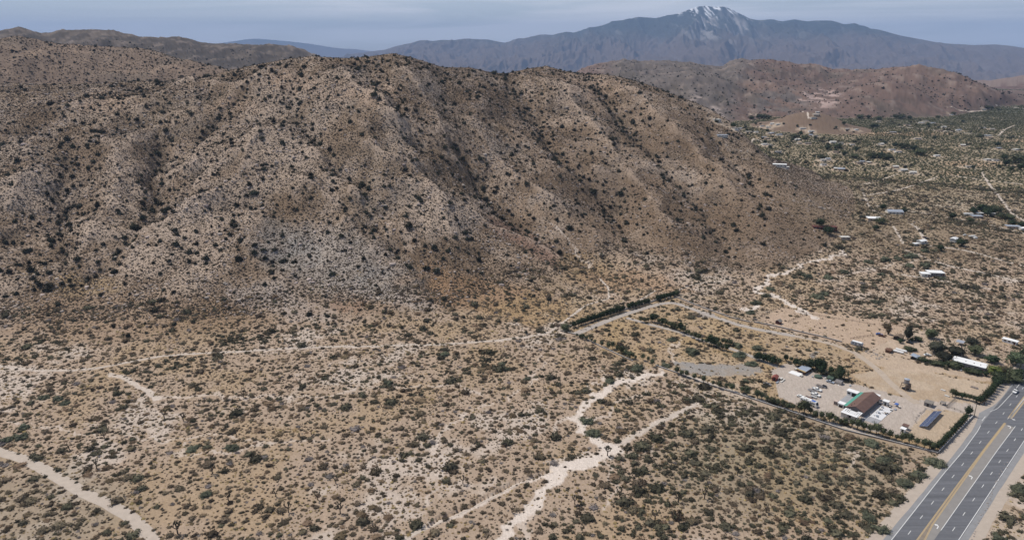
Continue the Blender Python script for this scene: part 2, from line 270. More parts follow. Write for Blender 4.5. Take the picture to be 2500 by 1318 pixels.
# foot slopes
patch(orange, 1190, 728, 210, 48, .75, 9); patch(orange, 1090, 700, 60, 50, .4); patch(yel*1.0, 1350, 755, 180, 36, .6); patch(orange*1.1, 1540, 690, 130, 30, .55); patch(orange*.9, 850, 745, 150, 22, .35); patch(yel, 1440, 660, 80, 40, .4)
patch(C(.26, .175, .11), 300, 780, 420, 60, .5); patch(C(.25, .15, .095), 830, 735, 60, 18, .5); patch(yel*.95, 200, 700, 110, 28, .5); patch(C(.24, .20, .14), 120, 1240, 260, 110, .5)
# other hills
lb = (lay == 2); blend(C(.19, .14, .105), lb*1.); blend(C(.30, .22, .16), lb*sst(0, .35, n1+.4*n2)*.7); blend(C(.15, .12, .095), lb*sst(0, .35, fbm(X/150, Y/150, 3, 106))*.6)
lc = (lay == 3); blend(C(.075, .062, .052), lc*1.); blend(C(.15, .12, .095), lc*sst(.05, .3, fbm(X/110, Y/260, 4, 107))*.75)
lD = (lay == 4); blend(red, lD*1.); blend(C(.20, .138, .108), lD*sst(0, .3, fbm(X/260, Y/400, 4, 108))*.5)
ldk = lD*(1-sst(1780, 1850, PX+40*n1+(PY-200)*.4))*sst(1440, 1520, PX); blend(dkrock*.95, ldk*.85); blend(C(.34, .28, .25), ldk*sst(.1, .3, fbm(X/50, Y/120, 3, 109))*.8*sst(200, 240, PY))
blend(C(.36, .27, .24), lD*(fbm(X/40, Y/110, 3, 110) > .02)*(1-sst(.7, 1.2, np.hypot((PX-2000)/60, (PY-240)/26)))*.9)
blend(dkrock, lD*(fbm(X/70, Y/180, 3, 111) > -.02)*(1-sst(.6, 1.3, np.hypot((PX-1900)/80, (PY-250)/34)))*.8)
blend(C(.10, .085, .07), lD*sst(.08, .3, fbm(X/190, Y/380, 4, 112))*.6)
le = (lay == 5); blend(C(.13, .085, .075), le*1.)
kn = (lay == 6); blend(C(.165, .118, .086), kn*1.)
kk = K2 > 1.2; blend(C(.21, .155, .105), kk*sst(1, 4, K2)*.85)
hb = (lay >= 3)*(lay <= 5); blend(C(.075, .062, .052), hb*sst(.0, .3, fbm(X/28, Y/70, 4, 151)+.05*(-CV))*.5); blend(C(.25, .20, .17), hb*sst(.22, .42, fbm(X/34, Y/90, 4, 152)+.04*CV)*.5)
# valley floor beyond the compound: greener with distance
vf = (lay == 0)*(PX > 1650)
blend(C(.23, .19, .12), vf*sst(640, 430, PY)*.7); blend(C(.17, .145, .09), vf*sst(430, 330, PY)*(.5+.3*(n1 > 0))); blend(C(.10, .10, .07), vf*sst(330, 300, PY)*.65*(PX > 1900))
blend(C(.34, .265, .185), vf*sst(.0, .3, fbm(X/45, Y/22, 3, 113))*sst(240, 330, PY)*.55)
blend(C(.37, .26, .17), vf*(1-sst(.6, 1.1, np.hypot((PX-2200-40*n2)/150, (PY-327)/6)))*.8)
for a in [(2330, 262, 70, 7), (2390, 400, 110, 9), (2340, 425, 60, 5), (1850, 335, 60, 5), (2480, 344, 60, 4), (2150, 372, 50, 3), (2260, 382, 40, 3), (2000, 400, 60, 3)]:
    blend(C(.40, .285, .19), vf*(1-sst(.6, 1.1, np.hypot((PX-a[0]+9*n2)/a[2], (PY-a[1]+3*n2)/a[3])))*.8)
blend(C(.13, .125, .07), (lay == 0)*(1-sst(.5, 1.3, np.hypot((wpx-1900)/330, (wpy-1130)/150)))*.35)
blend(C(.095, .095, .065), (lay == 0)*(PX > 1500)*sst(2500, 3000, R)*.85)
# compound, bare lots
def poly(pts, soft=1.2, warp=1.):
    q = [P(*p) for p in pts]; x, y = X+warp*n3, Y+warp*fbm(X/6+3, Y/6, 3, 120); ins = np.zeros(X.shape, bool); n = len(q)
    for k in range(n):
        (x1, y1), (x2, y2) = q[k], q[(k+1) % n]
        ins ^= ((y1 > y) != (y2 > y)) & (x < (x2-x1)*(y-y1)/(y2-y1+1e-12)+x1)
    return ins
near = (R > 200) & (R < 1400)
LOT = [(1880, 905), (1925, 885), (2060, 930), (2230, 975), (2380, 985), (2450, 1000), (2400, 1015), (2300, 1000), (2262, 1000), (2225, 1045), (2215, 1070), (2120, 1048), (2000, 1012), (1900, 968), (1895, 935)]
YARD = [(1390, 805), (1640, 722), (1700, 752), (2080, 850), (2440, 930), (2330, 1000), (2380, 1020), (2290, 1100), (2000, 1020), (1720, 935), (1540, 880)]
FIELD = [(2160, 900), (2250, 905), (2430, 940), (2380, 985), (2240, 975), (2140, 950), (2080, 915)]
PEN = [(1880, 765), (1905, 750), (2110, 775), (2230, 800), (2235, 840), (2130, 850), (2000, 825), (1870, 792)]
SOLARLOT = [(2262, 1000), (2340, 1005), (2378, 1018), (2300, 1092), (2215, 1070), (2225, 1045)]
HOMELOT = [(2130, 850), (2235, 800), (2300, 815), (2420, 850), (2460, 890), (2430, 935), (2300, 910), (2180, 905), (2080, 870)]
mY = poly(YARD)*near; mL = poly(LOT)*near; mF = poly(FIELD)*near; mP = poly(PEN)*near; mS = poly(SOLARLOT)*near; mHm = poly(HOMELOT)*near
blend(yel*1.05, mY*(.55+.5*n2)); blend(gravel*1.0, mL*.95); blend(C(.42, .335, .25), mF*.9); blend(C(.33, .245, .165), mF*sst(.0, .3, n2+.6*n3)*.6); blend(C(.40, .30, .22), mP*.9); blend(C(.40, .315, .23), mS*.95); blend(C(.42, .33, .25), mHm*.85)
mG = poly([(1640, 880), (1700, 886), (1760, 888), (1850, 893), (1870, 905), (1840, 915), (1780, 918), (1700, 912), (1650, 895)])*near
blend(C(.25, .24, .23), (poly([(1640, 880), (1700, 886), (1760, 888), (1850, 893), (1870, 905), (1840, 915), (1780, 918), (1700, 912), (1650, 895)], warp=5))*near*np.clip(.75+.5*n2+.4*n3, 0, .9))
blend(C(.28, .26, .25), (poly([(1700, 760), (1740, 764), (1752, 775), (1715, 778)]))*near*.7); blend(C(.15, .15, .155), poly([(1975, 868), (1990, 856), (2000, 858), (1985, 874)])*near*.8)
BARE = np.clip(mG*.6+mY*.3+mL*1.+mF*.9+mP*.82+mS*.99+mHm*.75, 0, 1)
def mark(q, w):
    q = np.array(q); bb = (X > q[:, 0].min()-w-2) & (X < q[:, 0].max()+w+2) & (Y > q[:, 1].min()-w-2) & (Y < q[:, 1].max()+w+2)
    d, u = segdist(q, X[bb], Y[bb]); BARE[bb] = np.maximum(BARE[bb], (d < w)*1.)
TW = [(1796, 317), (1806, 315), (1828, 324), (1846, 324), (1866, 337), (1872, 340), (1882, 328), (1886, 325), (1902, 331), (1862, 309), (1876, 312), (1900, 305), (1885, 304), (1960, 315), (1980, 322), (1946, 343), (1978, 332), (1990, 333), (1900, 372), (1866, 354), (1880, 356), (1951, 351), (1972, 352), (2033, 349), (2052, 352), (2080, 354), (2040, 373), (2021, 390), (2010, 393), (2010, 404), (2045, 415), (2053, 416), (2105, 397), (2120, 399), (2095, 400), (2067, 317), (2090, 318), (2145, 298), (2215, 307), (2214, 307), (2250, 301), (2276, 302), (2304, 312), (2340, 319), (2293, 321), (2410, 333), (2416, 338), (2400, 314), (2422, 317), (2260, 297), (2151, 354), (2178, 367), (2192, 372), (2287, 382), (2350, 357), (2438, 364), (2480, 367), (2430, 393), (2410, 392), (2365, 409), (2490, 405), (2205, 418), (2228, 424), (2185, 410), (1838, 280), (2322, 281), (2402, 268), (2180, 325), (1750, 296), (2240, 340)]
for a_, b_ in TW:                                                    # bare yards round the valley houses
    cx_, cy_ = raycast(a_, b_); bb = (np.abs(X-cx_) < 34) & (np.abs(Y-cy_) < 34); d = np.hypot(X[bb]-cx_, Y[bb]-cy_)/17+.7*n3[bb]+.4*n2[bb]; m_ = 1-sst(.7, 1.2, d); col[bb] = col[bb]*(1-.75*m_[:, None])+C(.40, .32, .245)*.75*m_[:, None]; BARE[bb] = np.maximum(BARE[bb], m_*.7)
# washes: pale sand, braided
def wpath(pts, w, k=.95, c=wash, wob=5.):
    q = np.array([P(*p) for p in pts]); bb = (X > q[:, 0].min()-30) & (X < q[:, 0].max()+30) & (Y > q[:, 1].min()-30) & (Y < q[:, 1].max()+30)
    x, y = X[bb], Y[bb]; x2 = x+wob*fbm(x/14, y/14, 3, 131)*1.6; y2 = y+wob*fbm(x/14+8, y/14, 3, 132)*1.6; d, u = segdist(q, x2, y2)
    m = (1-sst(w*.75, w*1.15, d+w*.5*fbm(x/5, y/5, 2, 133)))*k; col[bb] = col[bb]*(1-m[:, None])+np.asarray(c)*m[:, None]; BARE[bb] = np.maximum(BARE[bb], m*.86)
    return q
WASHES = [([(1610, 910), (1540, 925), (1470, 955), (1430, 985), (1400, 1015), (1425, 1050), (1460, 1085), (1500, 1100)], 3.2), ([(1510, 1100), (1440, 1120), (1370, 1140), (1355, 1170), (1320, 1210), (1290, 1245), (1240, 1290), (1200, 1340)], 3.0),
 ([(1310, 1245), (1280, 1290), (1250, 1340)], 1.8), ([(1580, 950), (1520, 985), (1450, 1020), (1400, 1015)], 2.0), ([(1400, 1015), (1370, 1025), (1340, 1050)], 1.6), ([(1500, 1100), (1480, 1120), (1400, 1135)], 3.4),
 ([(1660, 830), (1640, 870), (1620, 905)], 1.8), ([(2000, 780), (1880, 720), (1840, 712), (1880, 680), (1990, 645), (2060, 625)], 2.5), ([(1850, 740), (1820, 760)], 2.5), ([(1330, 870), (1280, 950), (1160, 1000), (1100, 1040)], 1.0),
 ([(600, 965), (700, 968), (800, 970), (900, 945), (1100, 940), (1180, 960)], 1.6), ([(440, 1085), (450, 1110), (560, 1105), (680, 1080)], 1.6), ([(380, 970), (520, 965), (610, 975)], 2.0), ([(1100, 1040), (1060, 1090), (1090, 1150), (1040, 1240)], 1.8),
 ([(300, 1060), (420, 1075), (520, 1060), (640, 1080), (800, 1070)], 1.0), ([(20, 1030), (120, 1040), (240, 1070)], 1.0), ([(1640, 640), (1700, 655)], 1.), ([(1340, 600), (1400, 630), (1440, 655)], 1.6), ([(1480, 1120), (1500, 1190), (1480, 1250)], 1.2), ([(2010, 1090), (2100, 1110), (2060, 1130)], 1.5), ([(2200, 620), (2300, 650), (2500, 690)], 2.), ([(2000, 690), (2120, 660), (2260, 640), (2330, 660)], 2.2)]
for p, w in [([(-80, 885), (-20, 890), (40, 898), (100, 903), (180, 905), (260, 895), (330, 880), (400, 868), (500, 862), (600, 857), (700, 850), (800, 846), (900, 845), (1000, 842), (1100, 840), (1200, 832), (1290, 822), (1340, 812)], 1.5), ([(270, 912), (300, 920), (340, 945), (385, 972)], 1.9), ([(1700, 986), (1650, 1010), (1600, 1035), (1560, 1058), (1508, 1087)], 1.9), ([(940, 1345), (990, 1312), (1060, 1280), (1130, 1247), (1200, 1213), (1260, 1182), (1310, 1166), (1350, 1152)], 1.6)]: wpath(p, w, .75, wob=1.5)
for p, w in WASHES: wpath(p, w*(.95 if w >= 2.4 else .8), .97 if w >= 2.4 else .5)
blend(wash, (poly([(1480, 900), (1600, 905), (1590, 945), (1480, 965), (1440, 950)], warp=14))*near*sst(-.05, .2, n2+n3)*.6)
blend(wash, (poly([(1330, 1130), (1510, 1080), (1500, 1130), (1400, 1150)], warp=8))*near*sst(-.05, .2, n2+n3)*.6)
col *= (1+.10*n3+.06*RNG.standard_normal(X.shape))[..., None]; col = np.clip(col, .02, .75)
# tiny-plant speckle past the reach of the built scrub is left to the scrub layer; here only soil
m_soil = mat('desert_soil', (.4, .3, .2), .97, attr='soil', noise=.12, nscale=.9, bump=.12, bscale=1.1, spec=.1)
nj, ni = len(rr), len(az); idx = np.arange(ni*nj).reshape(ni, nj)
quads = np.stack([idx[:-1, :-1], idx[1:, :-1], idx[1:, 1:], idx[:-1, 1:]], -1); ql = lay[:-1, :-1]
quads = quads[..., ::-1]
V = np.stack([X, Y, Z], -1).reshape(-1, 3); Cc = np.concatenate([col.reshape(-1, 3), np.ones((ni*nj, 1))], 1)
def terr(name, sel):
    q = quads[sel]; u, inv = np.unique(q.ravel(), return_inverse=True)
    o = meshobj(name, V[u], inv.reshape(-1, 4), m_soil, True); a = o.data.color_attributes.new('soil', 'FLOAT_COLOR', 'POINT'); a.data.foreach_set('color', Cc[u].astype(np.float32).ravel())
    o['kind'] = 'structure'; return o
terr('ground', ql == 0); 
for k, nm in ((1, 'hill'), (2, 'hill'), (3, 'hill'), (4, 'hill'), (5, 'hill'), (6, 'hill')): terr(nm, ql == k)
# ---------------------------------------------------------------- far mountain
def mountain(name, pts, r0, r1, rb, base, na, nr, amp, snow, seed):
    ef, _ = curve([(p[0], p[1], r1) for p in pts]); a = np.linspace(azel(pts[0][0], 150)[0], azel(pts[-1][0], 150)[0], na); r = np.concatenate([np.linspace(r0, r1, nr), np.linspace(r1*1.03, rb, 8)])
    AA, RR_ = np.meshgrid(a, r, indexing='ij'); x = np.sin(AA)*RR_; y = np.cos(AA)*RR_; zr = H+ef(a)*r1-base; t = (RR_-r0)/(r1-r0)
    z = base+zr[:, None]*np.where(t < 1, np.clip(t, 0, 1)**1.0*.75+.25*np.clip(t, 0, 1)**3, 1-sst(1, 1+(rb-r1)/(r1-r0), t))
    e = (np.clip(t, 0, 1)**.7*np.clip(1-t, 0, 1)**.55)*(t < 1); wx_ = x+900*fbm(x/4500, y/4500, 2, seed+5); rg = ridged(wx_/1700, y/5200, 6, seed, .6)
    z = z+e*amp*(rg-.45)*2+60*(ridged(x/500, y/500, 2, seed+9)-.5)*np.clip(t, 0, 1)*(t < 1)*(amp > 100)*np.clip((1.02-t)*8, .12, 1)
    i = np.arange(na*len(r)).reshape(na, len(r)); q = np.stack([i[:-1, :-1], i[1:, :-1], i[1:, 1:], i[:-1, 1:]], -1).reshape(-1, 4)[:, ::-1]
    n = fbm(x/700, y/1500, 4, seed+20); cc = np.broadcast_to(C(.038, .048, .045), x.shape+(3,)).copy()
    lo = 1-sst(250, 1100, z+350*n); cc = cc*(1-lo[..., None]*.9)+C(.13, .098, .085)*lo[..., None]*.9
    rk = sst(.1, .4, fbm(x/190, y/1900, 4, seed+30)+.1)*(1-sst(.4, .95, np.hypot((proj(x, y, z)[0]-1760)/160, (proj(x, y, z)[1]-80)/62)))*.8+sst(.22, .5, fbm(x/300, y/1300, 5, seed+31))*.35
    rk = np.clip(rk, 0, 1)[..., None]*(1-lo[..., None]*.8); cc = cc*(1-rk)+C(.34, .32, .31)*rk
    if snow:
        ax_ = (proj(x, y, z)[0]-1735)/125; gul = ridged((wx_+.25*y)/210, y/5200, 3, seed+40)*.6+ridged((wx_-.2*y)/420, y/3800, 2, seed+44)*.4; thr = (z-(760+300*ax_**2))/1000
        sn = sst(.74, .90, thr*.45+gul*.80)*sst(0, .25, thr)*.95; cc = cc*(1-sn[..., None])+C(.85, .87, .9)*sn[..., None]
    Vv = np.stack([x, y, z], -1).reshape(-1, 3); o = meshobj(name, Vv, q, m_soil, True)
    at = o.data.color_attributes.new('soil', 'FLOAT_COLOR', 'POINT'); at.data.foreach_set('color', np.concatenate([cc.reshape(-1, 3), np.ones((cc.size//3, 1))], 1).astype(np.float32).ravel()); o['kind'] = 'structure'
F1 = [(700, 160), (860, 135), (900, 127), (940, 122), (965, 114), (990, 108), (1005, 106), (1030, 100), (1055, 101), (1080, 98), (1110, 99), (1140, 96), (1190, 97), (1215, 102), (1232, 105), (1260, 98), (1280, 94), (1320, 85), (1350, 86), (1380, 79), (1400, 81), (1430, 71), (1470, 63), (1500, 52), (1530, 49), (1560, 42), (1600, 45), (1635, 38), (1660, 33), (1690, 21), (1705, 17), (1722, 15), (1745, 18), (1765, 17), (1785, 23), (1800, 31), (1830, 46), (1850, 50), (1880, 49), (1910, 53), (1940, 48), (1970, 53), (1990, 51), (2030, 51), (2060, 60), (2085, 58), (2120, 70), (2160, 77), (2200, 88), (2250, 97), (2290, 105), (2340, 109), (2380, 111), (2430, 109), (2470, 113), (2500, 118), (2600, 125), (2800, 132), (3100, 140)]
mountain('mountain', F1, 15000, 26000, 34000, -700, 1100, 190, 720, True, 300)
mountain('mountain_range', [(300, 150), (480, 114), (520, 108), (560, 103), (600, 97), (625, 95), (650, 97), (700, 101), (760, 108), (800, 115), (830, 119), (870, 121), (900, 125), (950, 130), (1050, 140)], 36000, 43000, 48000, -700, 160, 16, 60, False, 400)
# ---------------------------------------------------------------- haze
bpy.ops.mesh.primitive_cube_add(size=1); hz = bpy.context.object; hz.name = 'haze'; hz.scale = (110000, 70000, 3300); hz.location = (0, 24000, 3300/2-900); hz['kind'] = 'stuff'
hmx = bpy.data.materials.new('haze_air'); hmx.use_nodes = True; t = hmx.node_tree; t.nodes.clear(); o_ = t.nodes.new('ShaderNodeOutputMaterial'); pv = t.nodes.new('ShaderNodeVolumePrincipled')
pv.inputs['Density'].default_value = 3.1e-5; pv.inputs['Color'].default_value = (.42, .61, .98, 1); pv.inputs['Anisotropy'].default_value = 0
t.links.new(pv.outputs['Volume'], o_.inputs['Volume']); hz.data.materials.append(hmx)
# ---------------------------------------------------------------- roads
m_dirt = mat('dirt_track', (.47, .40, .335), .97, noise=.14, nscale=.35, bump=.05, bscale=2., spec=.1)
m_dirt2 = mat('pale_track', (.52, .445, .375), .97, noise=.2, nscale=.3, spec=.1)
m_lane = mat('sandy_lane', (.43, .355, .285), .97, noise=.15, nscale=.3, spec=.1); m_drive = mat('grey_drive', (.40, .355, .315), .95, noise=.15, nscale=.2, spec=.1)
def resample(q, step):
    q = np.array(q, float); d = np.r_[0, np.cumsum(np.hypot(*np.diff(q, axis=0).T))]; n = max(2, int(d[-1]/step)); s = np.linspace(0, d[-1], n)
    x = np.interp(s, d, q[:, 0]); y = np.interp(s, d, q[:, 1])
    if n > 8:
        k = np.ones(5)/5; xs = np.convolve(np.pad(x, 2, 'edge'), k, 'valid'); ys = np.convolve(np.pad(y, 2, 'edge'), k, 'valid'); xs[0], xs[-1], ys[0], ys[-1] = x[0], x[-1], y[0], y[-1]; x, y = xs, ys
    return np.stack([x, y], 1)
def nm_path(n): return n == 'path'
def ribbon(name, q, hw, m, lift=.1, step=2., jit=.0, cross=5, parent=None, kind='structure', seed=0):
    q = resample(q, step); t = np.gradient(q, axis=0); t /= np.hypot(*t.T)[:, None]+1e-9; nrm = np.stack([t[:, 1], -t[:, 0]], 1); n = len(q)
    s = np.arange(n)*step; wl = hw*(1+jit*fbm(s/9., s*0+seed, 3, 7)*2); wr = hw*(1+jit*fbm(s/9., s*0+seed+40, 3, 9)*2)
    rows = [];
    for k in range(cross):
        f = k/(cross-1); off = -wl+(wl+wr)*f; rows.append(q+nrm*off[:, None])
    v = np.stack(rows, 1).reshape(-1, 2); z = zat(v[:, 0], v[:, 1])+lift; i = np.arange(n*cross).reshape(n, cross)
    f_ = np.stack([i[:-1, :-1], i[:-1, 1:], i[1:, 1:], i[1:, :-1]], -1).reshape(-1, 4)
    o = meshobj(name, np.c_[v, z], f_[:, ::-1], m, True, parent)
    if kind: o['kind'] = kind
    mark(q, hw*(.5 if nm_path(name) else .92)); return o
RC = lambda pts: [raycast(a, b) for a, b in pts]
TR = [('dirt_road', [(-160, 1068), (-60, 1085), (0, 1103), (60, 1120), (130, 1158), (200, 1200), (270, 1232), (320, 1262), (350, 1290), (372, 1318), (385, 1360), (388, 1400)], 2.9, m_dirt, .07),
 ('path', [(-80, 885), (-20, 890), (40, 898), (100, 903), (180, 905), (260, 895), (330, 880), (400, 868), (500, 862), (600, 857), (700, 850), (800, 846), (900, 845), (1000, 842), (1100, 840), (1200, 832), (1290, 822), (1340, 812)], 1.35, m_dirt2, .6),
 ('path', [(270, 912), (300, 920), (340, 945), (385, 972)], 1.3, m_dirt2, .35), ('path', [(1700, 986), (1650, 1010), (1600, 1035), (1560, 1058), (1508, 1087)], 1.5, m_dirt2, .3),
 ('path', [(940, 1345), (990, 1312), (1060, 1280), (1130, 1247), (1200, 1213), (1260, 1182), (1310, 1166), (1350, 1152)], 1.1, m_dirt2, .3),
 ('path', [(1465, 680), (1485, 701), (1488, 728), (1430, 745), (1370, 790), (1340, 812)], 1.0, m_dirt2, .4), ('path', [(1555, 738), (1575, 725), (1600, 709)], 1., m_dirt2, .3), ('path', [(1654, 709), (1680, 699), (1704, 692), (1780, 684)], 1., m_dirt2, .3),
 ('driveway', [(1402, 816), (1500, 776), (1560, 756), (1610, 742), (1645, 738), (1680, 750), (1740, 772), (1800, 792), (1860, 806), (1940, 820)], 2.6, m_drive, .12), ('driveway', [(1940, 820), (2000, 832), (2040, 842), (2090, 862), (2140, 900), (2175, 935), (2205, 962), (2240, 985)], 2.2, m_lane, .12),
 ('driveway', [(1530, 776), (1580, 790), (1650, 808), (1720, 832), (1800, 856), (1860, 880), (1900, 896)], 1.9, m_drive, .12),
 ('driveway', [(1660, 908), (1740, 938), (1830, 968), (1950, 1010), (2060, 1042), (2160, 1072), (2260, 1098)], 1.3, m_dirt2, .2),
 ('path', [(2398, 420), (2415, 450), (2440, 480), (2470, 520), (2510, 545)], 2.0, m_dirt2, .3), ('path', [(2108, 470), (2120, 500), (2135, 515), (2170, 528)], 1.8, m_dirt2, .3),
 ('path', [(2118, 476), (2200, 462), (2290, 432)], 1.6, m_dirt2, .3), ('path', [(2110, 450), (2150, 440), (2190, 425)], 1.6, m_dirt2, .3),
 ('path', [(2130, 500), (2200, 512), (2300, 528), (2400, 545), (2520, 575)], 2.0, m_dirt2, .3), ('path', [(2222, 545), (2240, 556), (2255, 580), (2264, 600)], 1.9, m_dirt2, .35),
 ('path', [(2264, 600), (2340, 608), (2400, 622), (2520, 655)], 2.0, m_dirt, .3), ('path', [(2180, 552), (2195, 575), (2205, 595)], 1.3, m_dirt2, .35), ('path', [(2320, 428), (2400, 440), (2520, 452)], 2.4, m_dirt2, .3),
 ('path', [(1790, 318), (1840, 338), (1880, 352)], 3., m_dirt2, .4), ('path', [(2480, 305), (2450, 318), (2440, 330)], 3., m_dirt2, .4), ('path', [(2300, 645), (2380, 662), (2510, 690)], 1.6, m_dirt2, .25),
 ('path', [(2190, 668), (2250, 678), (2330, 690), (2420, 706)], 1.6, m_dirt2, .25), ('path', [(1960, 272), (1972, 280), (1974, 290)], 2.2, m_dirt2, .4),
 ('road', [(2180, 308), (2260, 316), (2300, 319), (2360, 325), (2430, 331), (2540, 338)], 5., m_drive, .4), ('road', [(2430, 256), (2470, 262), (2530, 268)], 8., m_drive, .5), ('path', [(2310, 262), (2360, 272), (2410, 270)], 5., m_dirt2, .4)]
for k, (nm, pts, hw, m, lift) in enumerate(TR): ribbon(nm, RC(pts), hw*(.75 if nm == 'path' and pts[0][1] > 800 else 1), m, .06, 2. if hw < 3 else 3., lift, seed=k*3.7)
# the highway
ax0 = np.array(P(2237, 1318)); axd = np.array([math.cos(math.radians(43.5)), math.sin(math.radians(43.5))]); axn = np.array([axd[1], -axd[0]])
def AS(px, py):
    d = np.array(P(px, py))-ax0; return float(d@axd), float(d@axn)
def offs(pts):
    q = sorted(AS(*p) for p in pts); return lambda a: np.interp(a, [x[0] for x in q], [x[1] for x in q])
eL = offs([(2157, 1318), (2253, 1204), (2330, 1110), (2372, 1055), (2385, 1032), (2392, 1008), (2428, 990), (2452, 966), (2475, 930), (2500, 900)])
eR = offs([(2360, 1318), (2430, 1207), (2500, 1099)])
sLm = offs([(2176, 1318), (2304, 1155.7), (2352, 1100), (2387, 1052), (2394, 1038.6)]); sLu = offs([(2417, 1004.4), (2434, 998.5), (2444, 988.5), (2470.6, 960), (2500, 924)])
sLd = offs([(2206, 1318), (2297, 1200), (2342.8, 1142.5), (2401.8, 1068.3), (2440, 1022)]); sY1 = offs([(2237, 1318), (2330, 1192), (2400, 1098), (2453, 1030)])
sY2 = offs([(2256, 1318), (2275, 1280), (2330, 1202), (2400, 1103), (2455, 1032)]); sW = offs([(2297, 1294), (2434, 1100), (2479, 1040)])
sRd = offs([(2310, 1318), (2406, 1176), (2478, 1072.4)]); sR = offs([(2340, 1318), (2500, 1076)])
sW2 = offs([(2459.8, 1022.7), (2500, 973.5)])
def strip(name, a, fl, fr, m, z, parent=None, cross=2):
    a = np.asarray(a, float); l, r = fl(a), fr(a); f = np.linspace(0, 1, cross); s = l[:, None]*(1-f)+r[:, None]*f
    xy = ax0+a[:, None, None]*axd+s[..., None]*axn; n = len(a); i = np.arange(n*cross).reshape(n, cross)
    v = np.c_[xy.reshape(-1, 2), np.full(n*cross, z)]; return meshobj(name, v, np.stack([i[:-1, :-1], i[:-1, 1:], i[1:, 1:], i[1:, :-1]], -1).reshape(-1, 4)[:, ::-1], m, False, parent)
def asphalt():
    m = mat('asphalt', (.125, .128, .14), .85, noise=.12, nscale=.6, spec=.25); t = m.node_tree; n = t.nodes   # wheel-track wear along the road
    g = n.new('ShaderNodeNewGeometry'); mpn = n.new('ShaderNodeMapping'); mpn.inputs['Rotation'].default_value = (0, 0, -math.radians(43.5)); mpn.inputs['Scale'].default_value = (.012, .55, 1)
    mpn.vector_type = 'POINT'; nz = n.new('ShaderNodeTexNoise'); nz.inputs['Scale'].default_value = 1.; nz.inputs['Detail'].default_value = 4
    t.links.new(g.outputs['Position'], mpn.inputs['Vector']); t.links.new(mpn.outputs['Vector'], nz.inputs['Vector'])
    r = n.new('ShaderNodeMapRange'); r.inputs['From Min'].default_value = .3; r.inputs['From Max'].default_value = .7; r.inputs['To Min'].default_value = .82; r.inputs['To Max'].default_value = 1.25; t.links.new(nz.outputs['Fac'], r.inputs['Value'])
    b = n['Principled BSDF']; src = b.inputs['Base Color'].links[0].from_socket; mi = n.new('ShaderNodeMix'); mi.data_type = 'RGBA'; mi.blend_type = 'MULTIPLY'; mi.inputs['Factor'].default_value = 1
    t.links.new(src, mi.inputs['A']); t.links.new(r.outputs['Result'], mi.inputs['B']); t.links.new(mi.outputs['Result'], b.inputs['Base Color']); return m
m_asp = asphalt(); m_shl = mat('shoulder_asphalt', (.25, .25, .255), .9, noise=.14, nscale=.3, spec=.2); m_dsh = mat('shoulder_sand', (.43, .365, .305), .95, noise=.12, nscale=.4, spec=.1)
m_white = mat('road_paint_white', (.74, .74, .72), .7, noise=.12, nscale=3.); m_yel = mat('road_paint_yellow', (.50, .36, .18), .7, noise=.2, nscale=2.); m_med = mat('median_asphalt', (.25, .235, .22), .9, noise=.12, nscale=.3, spec=.2)
aa = np.arange(-140, 700, 5.)
def widen(f, k, jit, sd): return lambda a: f(a)+k+jit*fbm(a/14, a*0+sd, 3, 13)
o = strip('verge', aa, widen(eL, -5.2, 1.4, 1.), widen(eR, 4.6, 1.2, 5.), m_dsh, .035, None, 8); o['kind'] = 'structure'
shoulder = strip('road_shoulder', aa, widen(eL, -.3, .3, 2.), widen(eR, .5, .3, 3.), m_shl, .05, None, 8); shoulder['kind'] = 'structure'
road = strip('road', aa, lambda a: np.maximum(sLm(a), -1e9)-.15, lambda a: sR(a)+.3, m_asp, .065, None, 8); road['kind'] = 'structure'
strip('median', np.arange(-60, AS(2470, 1040)[0], 4.), lambda a: sY1(a)+.1, lambda a: sW(a), m_med, .08, road); strip('median', np.arange(AS(2484, 1027)[0], 640, 5.), lambda a: sY1(a)+.1, lambda a: sW2(a)+1.5, m_med, .08, road)
def line(f, a0, a1, m, w=.16, z=.1, nm='lane_line'): strip(nm, np.linspace(a0, a1, max(2, int((a1-a0)/4))), lambda a: f(a)-w/2, lambda a: f(a)+w/2, m, z, road)
line(sLm, -140, AS(2394, 1038.6)[0], m_white, .22); line(sLu, AS(2417, 1004.4)[0], 640, m_white, .22); line(sR, -140, 640, m_white, .22)
line(sW, AS(2297, 1294)[0], AS(2479, 1040)[0], m_white, .2); line(sW2, AS(2459.8, 1022.7)[0], 640, m_white, .2)
yA, yB = AS(2453, 1032)[0], AS(2484, 1027)[0]
for f, dlt in ((sY1, 0), (sY1, .34), (sY2, 0), (sY2, .34)):
    line(lambda a: f(a)+dlt, -140, yA, m_yel, .2); line(lambda a: sY1(a)+dlt+(1.4 if f is sY2 else 0), yB, 640, m_yel, .2)
strip('median_paint', np.arange(-140, yA, 4.), lambda a: sY1(a)+.35, lambda a: sY2(a), mat('median_wear', (.24, .20, .16), .9, noise=.2, nscale=.4), .09, road)
a1 = AS(2216.7, 1304)[0]
for k in range(-8, 42):
    line(sLd, a1+14.63*k, a1+14.63*k+3.4, m_white, .2, .1, 'lane_dash'); line(sRd, a1+1.2+14.63*k, a1+4.6+14.63*k, m_white, .2, .1, 'lane_dash')
line(lambda a: a*0+AS(2402, 1021)[1], AS(2398, 1027)[0], AS(2407, 1017)[0], m_white, .25, .1, 'lane_dash')
